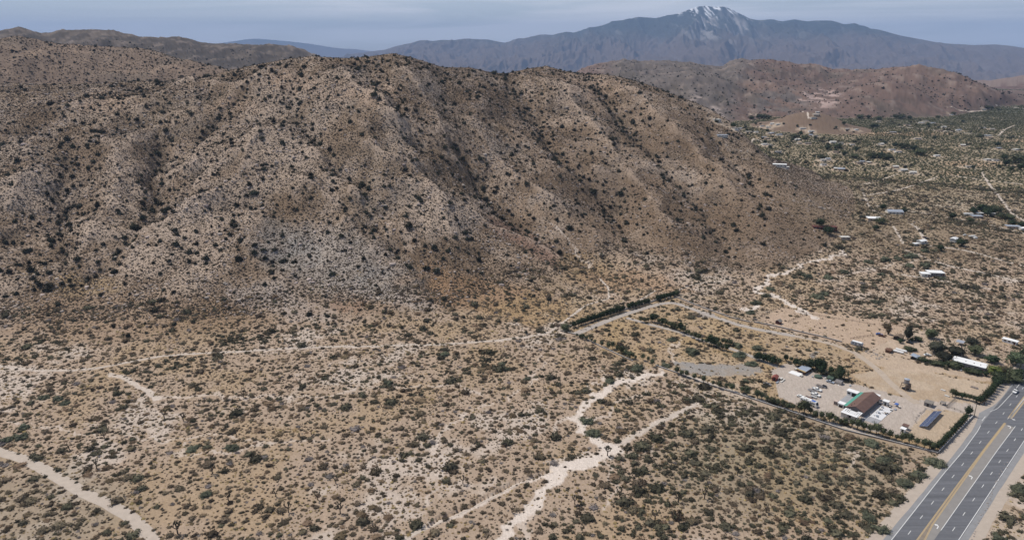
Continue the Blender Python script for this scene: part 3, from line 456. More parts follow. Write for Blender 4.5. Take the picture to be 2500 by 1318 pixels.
def arrow(px, py, flip=1):
    a, s = AS(px, py); pts = [(-1.6, -.1), (-1.6, .15), (.4, .15), (1.0, -.1), (1.25, -.5), (1.7, -.45), (1.1, -1.5), (.3, -.75), (.85, -.65), (.6, -.3), (.2, -.1)]
    v = [(*(ax0+(a+flip*x*1.0)*axd+(s+flip*y*1.2)*axn), .1) for x, y in pts]; me = bpy.data.meshes.new('turn_arrow'); me.from_pydata(v, [], [tuple(range(len(v)))[::-1]]); me.materials.append(m_white)
    b = bpy.data.objects.new('turn_arrow', me); COL.objects.link(b); b.parent = road
arrow(2373, 1166); arrow(2290, 1286); arrow(2467, 1043); arrow(2471, 1021, -1)
for k in np.arange(-150, 660, 6.): pass
mark([ax0+a*axd+(float(eL(a))+float(eR(a)))/2*axn for a in np.arange(-140, 700, 20.)], 16.5)
# ---------------------------------------------------------------- plant shapes
TREE_KEEP = []   # (x, y, r): spots kept free for things
def ico(sub):
    bm = bmesh.new(); bmesh.ops.create_icosphere(bm, subdivisions=sub, radius=1); v = np.array([x.co[:] for x in bm.verts]); f = np.array([[y.index for y in x.verts] for x in bm.faces]); bm.free(); return v, f
def crown(seed, rx, rz, zc=0., sub=2, nl=120, ls=.25, lump=.35, cut=True, core=.82):
    rg = np.random.default_rng(seed); v, f = ico(sub); d = np.array([1+lump*mnoise.noise(Vector(p)*1.7+Vector((seed*3.1, 0, 0)))*1.5+lump*.5*mnoise.noise(Vector(p)*4.1+Vector((0, seed*2.3, 0))) for p in v])
    v = v*d[:, None]*core
    if cut: v[:, 2] = np.where(v[:, 2] < -.12, -.12, v[:, 2])
    p = rg.normal(size=(nl, 3)); p /= np.linalg.norm(p, axis=1)[:, None]
    if cut: p[:, 2] = np.abs(p[:, 2])
    rad = np.array([1+lump*mnoise.noise(Vector(q)*1.7+Vector((seed*3.1, 0, 0)))*1.5 for q in p])*rg.uniform(.78, 1.12, nl); p = p*rad[:, None]
    a = rg.normal(size=(nl, 3)); b = rg.normal(size=(nl, 3)); a /= np.linalg.norm(a, axis=1)[:, None]; b /= np.linalg.norm(b, axis=1)[:, None]; s = ls*rg.uniform(.5, 1.3, (nl, 1))
    lv = np.stack([p-a*s, p+b*s*.8, p+a*s, ], 1).reshape(-1, 3); lf = np.arange(nl*3).reshape(-1, 3)+len(v)
    V_ = np.r_[v, lv]*np.array([rx, rx, rz]); V_[:, 2] += zc; return V_, np.r_[f, lf]
m_scrub = mat('scrub_leaf', (.135, .108, .074), .95, rnd=.5, noise=.35, nscale=1.5, spec=.1); m_creo = mat('creosote_leaf', (.098, .090, .060), .9, rnd=.4, noise=.3, nscale=1.5, spec=.1)
m_dry = mat('dry_scrub', (.17, .125, .08), .95, rnd=.4, noise=.3, nscale=1.5, spec=.1); m_hill = mat('hill_scrub_leaf', (.068, .053, .038), .95, rnd=.45, spec=.1)
m_jun = mat('juniper_leaf', (.050, .051, .036), .9, rnd=.5, noise=.3, nscale=1.2, spec=.1); m_mesq = mat('mesquite_leaf', (.105, .112, .075), .9, rnd=.25, noise=.3, nscale=.8, spec=.1)
m_vall = mat('valley_scrub_leaf', (.092, .094, .054), .95, rnd=.45, noise=.2, nscale=.3, spec=.1); m_tuft = mat('dry_grass', (.33, .245, .12), .95, rnd=.3, spec=.1); m_grey = mat('grey_scrub', (.16, .14, .13), .95, rnd=.3, spec=.1); m_bark = mat('bark', (.09, .07, .055), .95, noise=.3, nscale=4.)
def proto(name, m, variants): 
    r = []
    for k, kw in enumerate(variants):
        v, f = crown(**kw); me = bpy.data.meshes.new(name); me.from_pydata(v.tolist(), [], f.tolist()); me.materials.append(m); r.append(me)
    return r
PR = {'scrub': proto('desert_shrub', m_scrub, [dict(seed=k, rx=1, rz=.62, nl=90, ls=.26, lump=.4) for k in (1, 2, 3)]),
 'creo': proto('creosote_bush', m_creo, [dict(seed=k, rx=1, rz=.75, nl=110, ls=.28, lump=.45) for k in (4, 5, 6)]),
 'dry': proto('dry_bush', m_dry, [dict(seed=k, rx=1, rz=.5, nl=80, ls=.26, lump=.4) for k in (14, 15)]), 'grey': proto('grey_bush', m_grey, [dict(seed=16, rx=1, rz=.6, nl=80, ls=.26)]),
 'hill': proto('hill_scrub', m_hill, [dict(seed=k, rx=1, rz=.65, sub=1, nl=16, ls=.4, lump=.4) for k in (7, 8)]),
 'vall': proto('valley_scrub', m_vall, [dict(seed=19, rx=1, rz=.7, nl=70, ls=.3, lump=.4)]), 'jun': proto('juniper', m_jun, [dict(seed=k, rx=1, rz=1.15, zc=.15, nl=130, ls=.27, lump=.45) for k in (9, 10, 11)]), 'tuft': proto('grass_tuft', m_tuft, [dict(seed=12, rx=1, rz=.6, sub=1, nl=30, ls=.5, lump=.3)])}
# ---------------------------------------------------------------- small builders
class MB:
    def __init__(s): s.v = []; s.f = []
    def quadbox(s, c8): 
        n = len(s.v); s.v += c8; s.f += [(n+3, n+2, n+1, n), (n+4, n+5, n+6, n+7), (n, n+1, n+5, n+4), (n+1, n+2, n+6, n+5), (n+2, n+3, n+7, n+6), (n+3, n, n+4, n+7)]; return s
    def box(s, x0, x1, y0, y1, z0, z1): return s.quadbox([(x0, y0, z0), (x1, y0, z0), (x1, y1, z0), (x0, y1, z0), (x0, y0, z1), (x1, y0, z1), (x1, y1, z1), (x0, y1, z1)])
    def prism(s, prof, y0, y1, axis='y'):
        n = len(s.v); k = len(prof)
        for yy in (y0, y1): s.v += [(x, yy, z) if axis == 'y' else (yy, x, z) for x, z in prof]
        s.f += [tuple(range(n, n+k)), tuple(range(n+2*k-1, n+k-1, -1))]+[(n+i, n+k+i, n+k+(i+1) % k, n+(i+1) % k) for i in range(k)]; return s
    def cyl(s, cx, cy, z0, z1, r, n=12, r2=None):
        r2 = r if r2 is None else r2; b = len(s.v)
        for z, q in ((z0, r), (z1, r2)): s.v += [(cx+q*math.cos(6.2832*i/n), cy+q*math.sin(6.2832*i/n), z) for i in range(n)]
        s.f += [tuple(range(b+n-1, b-1, -1)), tuple(range(b+n, b+2*n))]+[(b+i, b+(i+1) % n, b+n+(i+1) % n, b+n+i) for i in range(n)]; return s
    def tube(s, p, q, r, n=6, r2=None):
        r2 = r if r2 is None else r2; p, q = Vector(p), Vector(q); d = (q-p).normalized(); a = d.orthogonal().normalized(); c = d.cross(a); b = len(s.v)
        for o, w in ((p, r), (q, r2)): s.v += [tuple(o+a*w*math.cos(6.2832*i/n)+c*w*math.sin(6.2832*i/n)) for i in range(n)]
        s.f += [tuple(range(b+n-1, b-1, -1)), tuple(range(b+n, b+2*n))]+[(b+i, b+(i+1) % n, b+n+(i+1) % n, b+n+i) for i in range(n)]; return s
    def mesh(s, name, m):
        me = bpy.data.meshes.new(name); me.from_pydata(s.v, [], s.f); bm = bmesh.new(); bm.from_mesh(me); bmesh.ops.recalc_face_normals(bm, faces=bm.faces); bm.to_mesh(me); bm.free(); me.materials.append(m); return me
    def obj(s, name, m, parent=None, label=None):
        o = bpy.data.objects.new(name, s.mesh(name, m)); COL.objects.link(o)
        if parent is not None: o.parent = parent
        if label: o['label'] = label
        return o
def root(name, x, y, yaw, label, cat, group=None, z=None, keep=0):
    o = bpy.data.objects.new(name, None); COL.objects.link(o); o.location = (x, y, float(zat(x, y)[0]) if z is None else z); o.rotation_euler = (0, 0, yaw); o.empty_display_size = .5
    tag(o, label, cat, group)
    if keep: TREE_KEEP.append((x, y, keep))
    return o
def yawpx(a, b, z=0): A_, B_2 = P(*a, z), P(*b, z); return math.atan2(B_2[1]-A_[1], B_2[0]-A_[0])
def copy_thing(src, x, y, yaw, label, group=None, sc=1., keep=0):
    r = src.copy(); COL.objects.link(r); r.location = (x, y, float(zat(x, y)[0])); r.rotation_euler = (0, 0, yaw); r.scale = (sc,)*3 if not isinstance(sc, tuple) else sc; r['label'] = label
    if group: r['group'] = group
    elif 'group' in r: del r['group']
    for c in src.children:
        d = c.copy(); COL.objects.link(d); d.parent = r
        for e in c.children:
            g = e.copy(); COL.objects.link(g); g.parent = d
    if keep: TREE_KEEP.append((x, y, keep))
    return r
M = {k: mat(k, c, **kw) for k, c, kw in [
 ('white_paint', (.74, .74, .72), dict(rough=.6, noise=.06, nscale=1.2)), ('white_roof', (.76, .76, .75), dict(rough=.55, noise=.05, nscale=.8)), ('off_white', (.55, .53, .49), dict(noise=.1)), ('grey_wall', (.23, .21, .20), dict(noise=.12)),
 ('brown_roof', (.155, .095, .078), dict(noise=.22, nscale=.35, bump=.02, bscale=6.)), ('green_metal', (.085, .30, .225), dict(rough=.5, noise=.08)), ('dark', (.02, .02, .022), dict(rough=.4)), ('glass', (.03, .035, .045), dict(rough=.12, spec=.5)),
 ('concrete', (.50, .49, .485), dict(noise=.08, nscale=.7)), ('patio_grey', (.33, .33, .34), dict(noise=.1, nscale=.5)), ('patio_white', (.64, .64, .65), dict(noise=.08, nscale=.8)), ('red_metal', (.24, .075, .06), dict(noise=.25, nscale=1.)), ('rust', (.16, .085, .055), dict(noise=.3, nscale=1.5)),
 ('wood', (.20, .15, .11), dict(noise=.3, nscale=3.)), ('grey_wood', (.24, .215, .19), dict(noise=.25, nscale=2.)), ('metal', (.40, .43, .48), dict(rough=.45, metal=.3, noise=.1)), ('blue_metal', (.33, .38, .45), dict(rough=.5, noise=.1)), ('ochre', (.42, .32, .17), dict(noise=.2)),
 ('tyre', (.02, .02, .02), dict()), ('blue_paint', (.06, .13, .38), dict(rough=.4)), ('pink_wall', (.47, .38, .33), dict(noise=.1)), ('canvas_green', (.07, .10, .075), dict()), ('cell', (.022, .035, .095), dict(rough=.25, spec=.5)), ('block', (.27, .24, .21), dict(noise=.2, nscale=2.)), ('stone', (.34, .30, .27), dict(noise=.3, nscale=1.)), ('tan_wall', (.38, .30, .23), dict(noise=.1)), ('maroon', (.12, .045, .035), dict(noise=.2)), ('pole', (.07, .05, .04), dict())]}
Z1 = lambda x, y: (1840+x/5.99, 880+y/5.99)
Z2 = lambda x, y: (2100+x/5.99, 880+y/5.99)
Z4 = lambda x, y: (1840+x/6.25, 700+y/6.25)
Z5 = lambda x, y: (2140+x/6.589, 740+y/6.589)
Z6 = lambda x, y: (1340+x/4.808, 680+y/4.808)
Z7 = lambda x, y: (1960+x/4.63, 480+y/4.63)
Z8 = lambda x, y: (1400+x/3.01, 880+y/3.01)
BA = math.radians(43.3); BO = P(*Z1(1612, 805))
def BF(a, b): return BO[0]+a*math.cos(BA)-b*math.sin(BA), BO[1]+a*math.sin(BA)+b*math.cos(BA)
def slats(par, name, x0, x1, y0, y1, z, n, m, th=.06, along='x', z2=None):
    z2 = z if z2 is None else z2; w = (y1-y0)/n if along == 'x' else (x1-x0)/n
    for i in range(n):
        b = MB(); e = .06
        if along == 'x': zz = z+(z2-z)*(i+.5)/n; b.box(x0, x1, y0+i*w+e, y0+(i+1)*w-e, zz, zz+th)
        else: zz = z+(z2-z)*(i+.5)/n; b.box(x0+i*w+e, x0+(i+1)*w-e, y0, y1, zz, zz+th)
        b.obj(name, m, par)
# ---- workshop with the brown gable roof
x, y = BF(0, 0)
T = root('workshop', x, y, BA, 'long grey building with brown gable roof and green metal awning', 'building', keep=0)
w = MB().prism([(.3, 0), (8.5, 0), (8.5, 2.85), (4.1, 4.7), (.3, 2.85)], -2, 22, 'x').obj('wall', M['grey_wall'], T)
rf = MB(); rf.prism([(-.5, 2.75), (-.5, 2.9), (4.1, 5.05), (4.1, 4.88)], -2.7, 22.6, 'x'); rf.obj('roof', M['brown_roof'], T, 'brown roof slope facing the white patio')
rf = MB(); rf.prism([(9.0, 2.75), (4.1, 4.88), (4.1, 5.05), (9.0, 2.92)], -2.7, 22.6, 'x'); r2 = rf.obj('roof', M['brown_roof'], T, 'brown roof slope facing the green awning')
for a, b in ((-.6, 6.9), (.6, 5.4), (2.0, 6.4)): MB().cyl(a, b, 3.6, 4.5, .16, 8).obj('vent_pipe', M['dark'], r2)
MB().prism([(9.03, 2.9), (10.9, 2.45), (10.9, 2.37), (9.03, 2.8)], -1.2, 22.4, 'x').obj('awning', M['green_metal'], T)
for a in (-1, 4.8, 10.6, 16.4, 22.2): MB().box(a-.06, a+.06, 10.7, 10.82, 0, 2.4).obj('post', M['white_paint'], T)
f = MB().box(-2.08, -2.0, 5.6, 7.0, 1.2, 2.2).obj('window', M['white_paint'], T); MB().box(-2.12, -2.085, 5.75, 6.85, 1.3, 2.1).obj('pane', M['glass'], f)
for a in (3, 8, 13, 18): f = MB().box(a, a+1.6, .2, .28, 1.1, 2.2).obj('window', M['off_white'], T); MB().box(a+.12, a+1.48, .16, .195, 1.2, 2.1).obj('pane', M['glass'], f)
MB().box(20.4, 21.4, .2, .28, 0, 2.1).obj('door', M['dark'], T)
def flatshed(name, a0, a1, b0, b1, h, label, wall, roof, cat='shed', opens=(), tilt=0., over=.25, frame=None, group=None, nroof=1):
    x, y = (frame or BF)(a0, b0); t = root(name, x, y, BA, label, cat, group); A_, B_3 = a1-a0, b1-b0
    MB().box(0.1, A_-.1, .1, B_3-.1, 0, h-.05).obj('wall', M[wall], t)
    for i in range(nroof):
        y0, y1 = -over+(B_3+2*over)*i/nroof+.02, -over+(B_3+2*over)*(i+1)/nroof-.02
        q = MB(); q.quadbox([(-over, y0, h), (A_+over, y0, h+tilt), (A_+over, y1, h+tilt), (-over, y1, h), (-over, y0, h+.14), (A_+over, y0, h+tilt+.14), (A_+over, y1, h+tilt+.14), (-over, y1, h+.14)]); q.obj('roof' if nroof == 1 else 'roof_panel', M[roof], t)
    for side, c0, c1, z0, z1, kind in opens:
        m = M['glass'] if kind == 'window' else M['dark']  # openings are near-black panels on solid walls, standing in for inner shade
        if side == 'f': q = MB().box(.04, .1, c0, c1, z0, z1)
        elif side == 'r': q = MB().box(c0, c1, .04, .1, z0, z1)
        else: q = MB().box(c0, c1, B_3-.1, B_3-.04, z0, z1)
        q.obj(kind, m, t)
    return t
flatshed('annex', 18.2, 21.5, 11.1, 16.9, 2.75, 'white flat-roofed annex at the far end of the green awning', 'white_paint', 'white_roof', 'annex', [('f', 3.7, 5.4, .9, 2.0, 'window'), ('f', .4, 2.9, 0, 2.2, 'opening')], nroof=3)
flatshed('annex', -.2, 2.7, 11.1, 14.3, 2.4, 'white flat-roofed annex at the near end of the green awning', 'white_paint', 'white_roof', 'annex', [('f', .5, 2.6, 0, 1.6, 'opening')])
flatshed('kiosk', .5, 2.6, 14.9, 17.0, 2.35, 'small pinkish kiosk with two dark windows left of the grey patio', 'pink_wall', 'pink_wall', 'kiosk', [('f', .3, .9, .6, 1.9, 'window'), ('f', 1.1, 1.7, .6, 1.9, 'window')], over=.1)
flatshed('lean_to', 23.4, 26.0, 1.2, 4.8, 2.7, 'white-roofed lean-to behind the far gable of the brown-roofed building', 'off_white', 'white_roof', 'lean-to')
x, y = BF(3, 11.2); T = root('patio', x, y, BA, 'grey paved patio beside the green awning', 'patio')
for i in range(5):
    for j in range(2): MB().box(i*3.0+.03, i*3+2.97, j*2.6+.03, j*2.6+2.57, -.1, .14).obj('slab', M['patio_grey'], T)
# front canopy with white panels and slats
x, y = BF(-11, -.4); T = root('carport', x, y, BA, 'white slatted carport in front of the brown-roofed building', 'carport')
MB().box(0, 2.1, 0, 8.9, 3.0, 3.14).obj('roof_panel', M['white_roof'], T, 'long white panel along the near edge')
MB().box(2.2, 7.2, 0, 2.4, 3.16, 3.28).obj('roof_panel', M['white_roof'], T); MB().box(2.2, 6.7, 6.0, 8.9, 3.1, 3.22).obj('roof_panel', M['white_roof'], T)
slats(T, 'slat', 2.3, 6.2, 2.6, 5.8, 3.0, 5, M['white_paint'], .1, 'y'); 
for j in (.6, 1.6, 6.6, 7.6): MB().box(2.9, 6.2, j, j+.22, 3.29, 3.33).obj('batten', M['dark'], T)
MB().box(.5, .62, 5.4, 8.6, 0, 2.95).obj('wall', M['off_white'], T, 'wall left of the dark opening'); MB().box(.5, .62, .3, 3.2, 0, 2.95).obj('wall', M['off_white'], T, 'wall right of the dark opening'); MB().box(3, 3.1, 3.2, 5.4, 0, 2.9).obj('wall', M['dark'], T, 'near-black sheet standing in for shade in the opening')  # middle is open; near-black sheet stands in for the shade under the roof
for a, b in ((.4, .2), (.4, 8.6), (6.6, .2), (6.6, 8.6), (.4, 3.2), (.4, 5.4)): MB().box(a, a+.14, b, b+.14, 0, 3.0).obj('post', M['white_paint'], T)
# right patio with tables
x, y = BF(1.2, -8.6); T = root('patio', x, y, BA, 'white concrete patio along the right side of the brown-roofed building', 'patio')
for i in range(6):
    for j in range(2): MB().box(i*3+.03, i*3+2.97, j*3.1+.03, j*3.1+3.07, -.1, .16).obj('slab', M['patio_white'], T)
x, y = BF(-5, -8.6); T = root('patio', x, y, BA, 'grey paved apron at the near right corner of the brown-roofed building', 'patio')
for i in range(2):
    for j in range(3): MB().box(i*3+.03, i*3+2.97, j*2.7+.03, j*2.7+2.67, -.1, .12).obj('slab', M['patio_grey'], T)
x, y = BF(1.5, -1.7); T = root('kerb_wall', x, y, BA, 'low concrete kerb between the brown-roofed building and the white patio', 'kerb'); MB().box(-6, 17, 0, .25, 0, .35).obj('cap', M['concrete'], T)
flatshed('shed', 20.4, 22.9, -5, -2.1, 2.6, 'white boxy shed at the far end of the white patio', 'off_white', 'white_roof', 'shed', [('f', .9, 1.8, 0, 2, 'door')])
flatshed('shed', -3.6, -1.2, -21.8, -19.6, 1.9, 'white box shed standing beside the solar lot', 'white_paint', 'white_roof', 'shed', [('f', .6, 1.5, 0, 1.6, 'door')])
flatshed('shed', .1, 2.4, -21.8, -19.3, 2.0, 'small shed with dark red-brown roof behind the white box shed', 'off_white', 'brown_roof', 'shed', [('f', .6, 1.5, 0, 1.6, 'door')], tilt=.3)
def table(a, b, lab, m='metal'):
    x, y = BF(a, b); t = root('patio_table', x, y, BA+a, lab, 'table', z=.16); MB().cyl(0, 0, .7, .76, .75, 12).obj('table_top', M[m], t); MB().cyl(0, 0, 0, .7, .07, 6).obj('leg', M['dark'], t)
    for k in range(3):
        c = k*2.1; cx, cy = 1.15*math.cos(c), 1.15*math.sin(c); s_ = MB().box(cx-.22, cx+.22, cy-.22, cy+.22, .4, .46).obj('seat', M['dark'], t); MB().box(cx-.03, cx+.03, cy-.03, cy+.03, 0, .4).obj('seat_post', M['dark'], s_)
table(4, -5.2, 'round grey patio table nearest the near edge of the white patio'); table(8.6, -4.4, 'round patio table in the middle of the white patio'); table(10.2, -7.4, 'round patio table at the outer edge of the white patio', 'wood'); table(13.5, -3.6, 'round patio table near the shaded wall at the far half of the white patio', 'off_white')
rg = random.Random(5)
def junk(name, px, py, label, cat, m, s=(1.2, .8, .7), yaw=None, parts=2, z=None):
    x, y = P(px, py); t = root(name, x, y, BA if yaw is None else yaw, label, cat, z=z)
    MB().box(-s[0]/2, s[0]/2, -s[1]/2, s[1]/2, 0, s[2]).obj('body', M[m], t)
    if parts > 1: MB().box(-s[0]/2-.06, s[0]/2+.06, -s[1]/2-.06, s[1]/2+.06, s[2], s[2]+.09).obj('lid', M['off_white'] if m != 'off_white' else M['metal'], t)
    return t
for q, lab, m, s in [((1850, 640), 'dark crate just behind the white boxy shed door', 'dark', (1, .8, .8)), ((1880, 690), 'white chest on the far corner of the white patio', 'off_white', (1.3, .8, .9)), ((1990, 690), 'black bin at the outer far corner of the white patio', 'dark', (.7, .7, 1.)), ((2010, 730), 'dark chest off the outer edge of the white patio', 'grey_wall', (1.1, .8, .7)),
 ((2070, 720), 'white low chest right of the blue tarp', 'off_white', (1.6, .8, .5)), ((2130, 690), 'brown crate at the right end of the clutter by the patio', 'wood', (1.2, .9, .8)), ((2050, 600), 'brown low crate behind the clutter by the patio', 'rust', (1.6, .5, .4)), ((1700, 790), 'dark planter on the near left corner of the white patio', 'dark', (.8, .5, .5)), ((1960, 780), 'dark bin on the outer edge of the white patio', 'dark', (.6, .6, .8))]:
    junk('crate' if 'crate' in lab else ('planter' if 'planter' in lab else 'bin' if 'bin' in lab else 'chest'), *Z1(*q), lab, 'crate' if 'crate' in lab else 'bin' if 'bin' in lab else 'chest' if 'chest' in lab else 'planter', m, s)
x, y = P(*Z1(2085, 662)); T = root('canopy_tent', x, y, BA, 'small canopy with bright blue top beside the patio clutter', 'canopy'); MB().quadbox([(-1.2, -1, 1.2), (1.2, -1, 1.2), (1.2, 1, 1.2), (-1.2, 1, 1.2), (-1, -.6, 1.5), (1, -.6, 1.5), (1, .6, 1.5), (-1, .6, 1.5)]).obj('cover', M['blue_paint'], T)
for a in (-1.1, 1.05):
    for b in (-.9, .85): MB().box(a, a+.06, b, b+.06, 0, 1.2).obj('leg', M['metal'], T)
# ---- solar array
SO = P(*Z2(865, 965)); x, y = SO; T = root('solar_array', x, y, BA, 'long tilted blue solar array standing on sand beside the highway', 'solar panels', keep=0)
zl, zh = .5, 2.1; nrow, nc = 13, 2
for i in range(nrow):
    for j in range(nc):
        a0, a1 = i*24/nrow+.04-.6, (i+1)*24/nrow-.04-.6; f0, f1 = j/nc+.008, (j+1)/nc-.008; b0, b1 = .2-4.1*f0, .2-4.1*f1; z0, z1 = zl+(zh-zl)*f0, zl+(zh-zl)*f1
        pn = MB().quadbox([(a0, b1, z1-.05), (a1, b1, z1-.05), (a1, b0, z0-.05), (a0, b0, z0-.05), (a0, b1, z1), (a1, b1, z1), (a1, b0, z0), (a0, b0, z0)]).obj('solar_panel', M['metal'], T)
        e = .07; k = .02; g = e/2.05*.5; bb0, bb1 = b0-e, b1+e; q0, q1 = z0+(zh-zl)/4.1*e, z1-(zh-zl)/4.1*e
        MB().quadbox([(a0+e, bb1, q1+.002), (a1-e, bb1, q1+.002), (a1-e, bb0, q0+.002), (a0+e, bb0, q0+.002), (a0+e, bb1, q1+k), (a1-e, bb1, q1+k), (a1-e, bb0, q0+k), (a0+e, bb0, q0+k)]).obj('cell_sheet', M['cell'], pn)
for i in range(7): MB().tube((i*3.8, -3.6, 0), (i*3.8, -3.6, 1.85), .07).obj('post', M['metal'], T); MB().tube((i*3.8, -.2, 0), (i*3.8, -.2, .55), .07).obj('post', M['metal'], T)
for b, z in ((-.3, .62), (-3.6, 1.85)): MB().box(-.6, 23.4, b-.05, b+.05, z-.12, z-.02).obj('rail', M['metal'], T)
# grey wooden shed above the solar lot
SF = lambda a, b: (SO[0]+a*math.cos(BA)-b*math.sin(BA), SO[1]+a*math.sin(BA)+b*math.cos(BA))
x, y = SF(27.2, 2.6); T = root('shed', x, y, BA, 'weathered grey wooden shed with plank roof behind the solar array', 'shed')
MB().box(.1, 4.3, .1, 3.8, 0, 2.2).obj('wall', M['grey_wall'], T); MB().box(.04, .1, 1.3, 2.3, 0, 1.9).obj('door', M['dark'], T)
for i in range(7): MB().box(-.2+.69*i, .46+.69*i, -.2, 4.1, 2.25+.03*(i % 2), 2.33+.03*(i % 2)).obj('plank', M['grey_wood'], T)
# ---- vehicles
def wheels(t, xs, w, r=.36):
    for xx in xs:
        for s_ in (-1, 1):
            b = MB(); n = 12; y0, y1 = (s_*w/2-.12, s_*w/2+.1); k = len(b.v)
            for yy in (y0, y1): b.v += [(xx+r*math.cos(6.2832*i/n), yy, r+r*math.sin(6.2832*i/n)) for i in range(n)]
            b.f += [tuple(range(n)), tuple(range(2*n-1, n-1, -1))]+[(i, n+i, n+(i+1) % n, (i+1) % n) for i in range(n)]; o = b.obj('wheel', M['tyre'], t)
            h = MB(); yh = s_*w/2+s_*.115
            h.v += [(xx+.2*math.cos(6.2832*i/8), yh, r+.2*math.sin(6.2832*i/8)) for i in range(8)]+[(xx+.2*math.cos(6.2832*i/8), yh-s_*.05, r+.2*math.sin(6.2832*i/8)) for i in range(8)]; h.f += [tuple(range(8)), tuple(range(15, 7, -1))]+[(i, 8+i, 8+(i+1) % 8, (i+1) % 8) for i in range(8)]; h.obj('rim', M['metal'], o)
def pickup(px, py, yaw, label, paint='white_paint', cat='pickup truck', z=None, cap=False, L_=5.6, name='pickup_truck'):
    x, y = P(px, py, .6); t = root(name, x, y, yaw, label, cat, z=z); w = 1.9
    MB().prism([(-L_/2, .45), (L_/2, .45), (L_/2, .98), (L_/2-.35, 1.08), (.95, 1.14), (-.75, 1.14), (-.75, .75), (-L_/2, .75)], -w/2, w/2).obj('body', M[paint], t)
    MB().prism([(-.75, 1.14), (1.25, 1.14), (.6, 1.74), (-.6, 1.76)], -w/2+.1, w/2-.1).obj('cab', M[paint], t)
    MB().prism([(1.31, 1.17), (1.33, 1.19), (.7, 1.70), (.66, 1.69)], -w/2+.18, w/2-.18).obj('windscreen', M['glass'], t)
    for s_ in (-1, 1): MB().prism([(-.6, 1.2), (1.05, 1.2), (.55, 1.62), (-.5, 1.62)], s_*(w/2-.1), s_*(w/2-.07)).obj('side_window', M['glass'], t); MB().box(-L_/2, -.78, s_*w/2-(.08 if s_ > 0 else 0), s_*w/2+(0 if s_ > 0 else .08), .76, 1.14).obj('bed_side', M[paint], t); MB().box(L_/2, L_/2+.05, s_*.62-.16, s_*.62+.16, .68, .86).obj('headlight', M['off_white'], t)
    MB().box(-L_/2, -L_/2+.07, -w/2+.09, w/2-.09, .76, 1.14).obj('tailgate', M[paint], t); MB().box(-L_/2-.1, -L_/2-.005, -.85, .85, .42, .58).obj('bumper', M['metal'], t); MB().box(L_/2+.005, L_/2+.12, -.85, .85, .4, .58).obj('bumper', M['metal'], t)
    MB().prism([(-.79, 1.2), (-.66, 1.66), (-.64, 1.66), (-.77, 1.2)], -w/2+.25, w/2-.25).obj('rear_window', M['glass'], t)
    if cap: MB().box(-L_/2+.1, -.9, -w/2+.12, w/2-.12, 1.15, 1.6).obj('bed_cover', M['dark'], t)
    wheels(t, (-L_/2+1.05, L_/2-1.0), w); return t
def car(px, py, yaw, label, paint, cat='car', z=None, L_=4.5):
    x, y = P(px, py, .5); t = root('parked_car', x, y, yaw, label, cat, z=z); w = 1.8
    MB().prism([(-L_/2, .35), (L_/2, .35), (L_/2, .75), (L_/2-.9, .92), (-L_/2+.5, .95), (-L_/2, .85)], -w/2, w/2).obj('body', M[paint], t)
    MB().prism([(-L_/2+.55, .95), (L_/2-1.2, .93), (L_/2-1.9, 1.4), (-L_/2+1.2, 1.42)], -w/2+.12, w/2-.12).obj('cabin', M['glass'], t); MB().box(-L_/2+1.25, L_/2-1.95, -w/2+.16, w/2-.16, 1.42, 1.47).obj('roof', M[paint], t); wheels(t, (-L_/2+.85, L_/2-.85), w, .32)
    for s_ in (-1, 1): MB().box(L_/2, L_/2+.04, s_*.6-.16, s_*.6+.16, .55, .7).obj('headlight', M['off_white'], t)
def flatbed(px, py, yaw, label, L_=4.5, w=2., deck='wood', load=None):
    x, y = P(px, py, .5); t = root('trailer', x, y, yaw, label, 'trailer'); n = 6
    for i in range(n): MB().box(-L_/2, L_/2, -w/2+i*w/n+.02, -w/2+(i+1)*w/n-.02, .6, .68).obj('plank', M[deck], t)
    for s_ in (-1, 1): MB().box(-L_/2, L_/2, s_*w/2-.04, s_*w/2+.04, .5, .95).obj('side_rail', M['metal'], t)
    MB().tube((L_/2, 0, .5), (L_/2+1.2, 0, .45), .06).obj('drawbar', M['dark'], t); wheels(t, (-.3,), w+.2, .32)
    if load: MB().box(-L_/2+.4, L_/2-.5, -w/2+.3, w/2-.3, .69, 1.5).obj('load', M[load], t)
VY = yawpx(Z1(680, 600), Z1(930, 700))
x, y = P(*Z1(808, 640)); 
T = root('motorhome', x, y, VY, 'long white motorhome with a blue roof panel parked by the tree row', 'motorhome')
MB().prism([(-5, .55), (5, .55), (5.1, 1.3), (4.75, 2.0), (4.2, 3.0), (3.7, 3.15), (-4.9, 3.15), (-5, 3.0)], -1.25, 1.25).obj('body', M['white_paint'], T)
MB().box(-4.6, 3.9, -1.28, -1.255, .9, 1.3).obj('side_stripe', M['ochre'], T); MB().box(1.3, 3.6, -.95, .95, 3.155, 3.25).obj('roof_cover', M['blue_paint'], T); MB().box(-3.4, -2.6, -.4, .4, 3.155, 3.45).obj('air_conditioner', M['off_white'], T); MB().box(-1.0, -.3, -.35, .35, 3.155, 3.35).obj('roof_vent', M['off_white'], T)
MB().prism([(5.07, 1.45), (5.1, 1.46), (4.38, 2.82), (4.34, 2.8)], -1.05, 1.05).obj('windscreen', M['glass'], T)
for a, b in ((-4.4, -3.4), (-2.6, -1.6), (-.3, .5), (.9, 2.2), (3.0, 3.9)):
    for s_ in (-1, 1): MB().box(a, b, s_*1.25, s_*1.275, 1.7, 2.35).obj('window', M['glass'], T)
MB().box(2.35, 2.9, -1.3, -1.255, .6, 2.5).obj('door', M['off_white'], T); wheels(T, (-2.6, -1.8, 3.4), 2.4, .45); TREE_KEEP.append((x, y, 6))
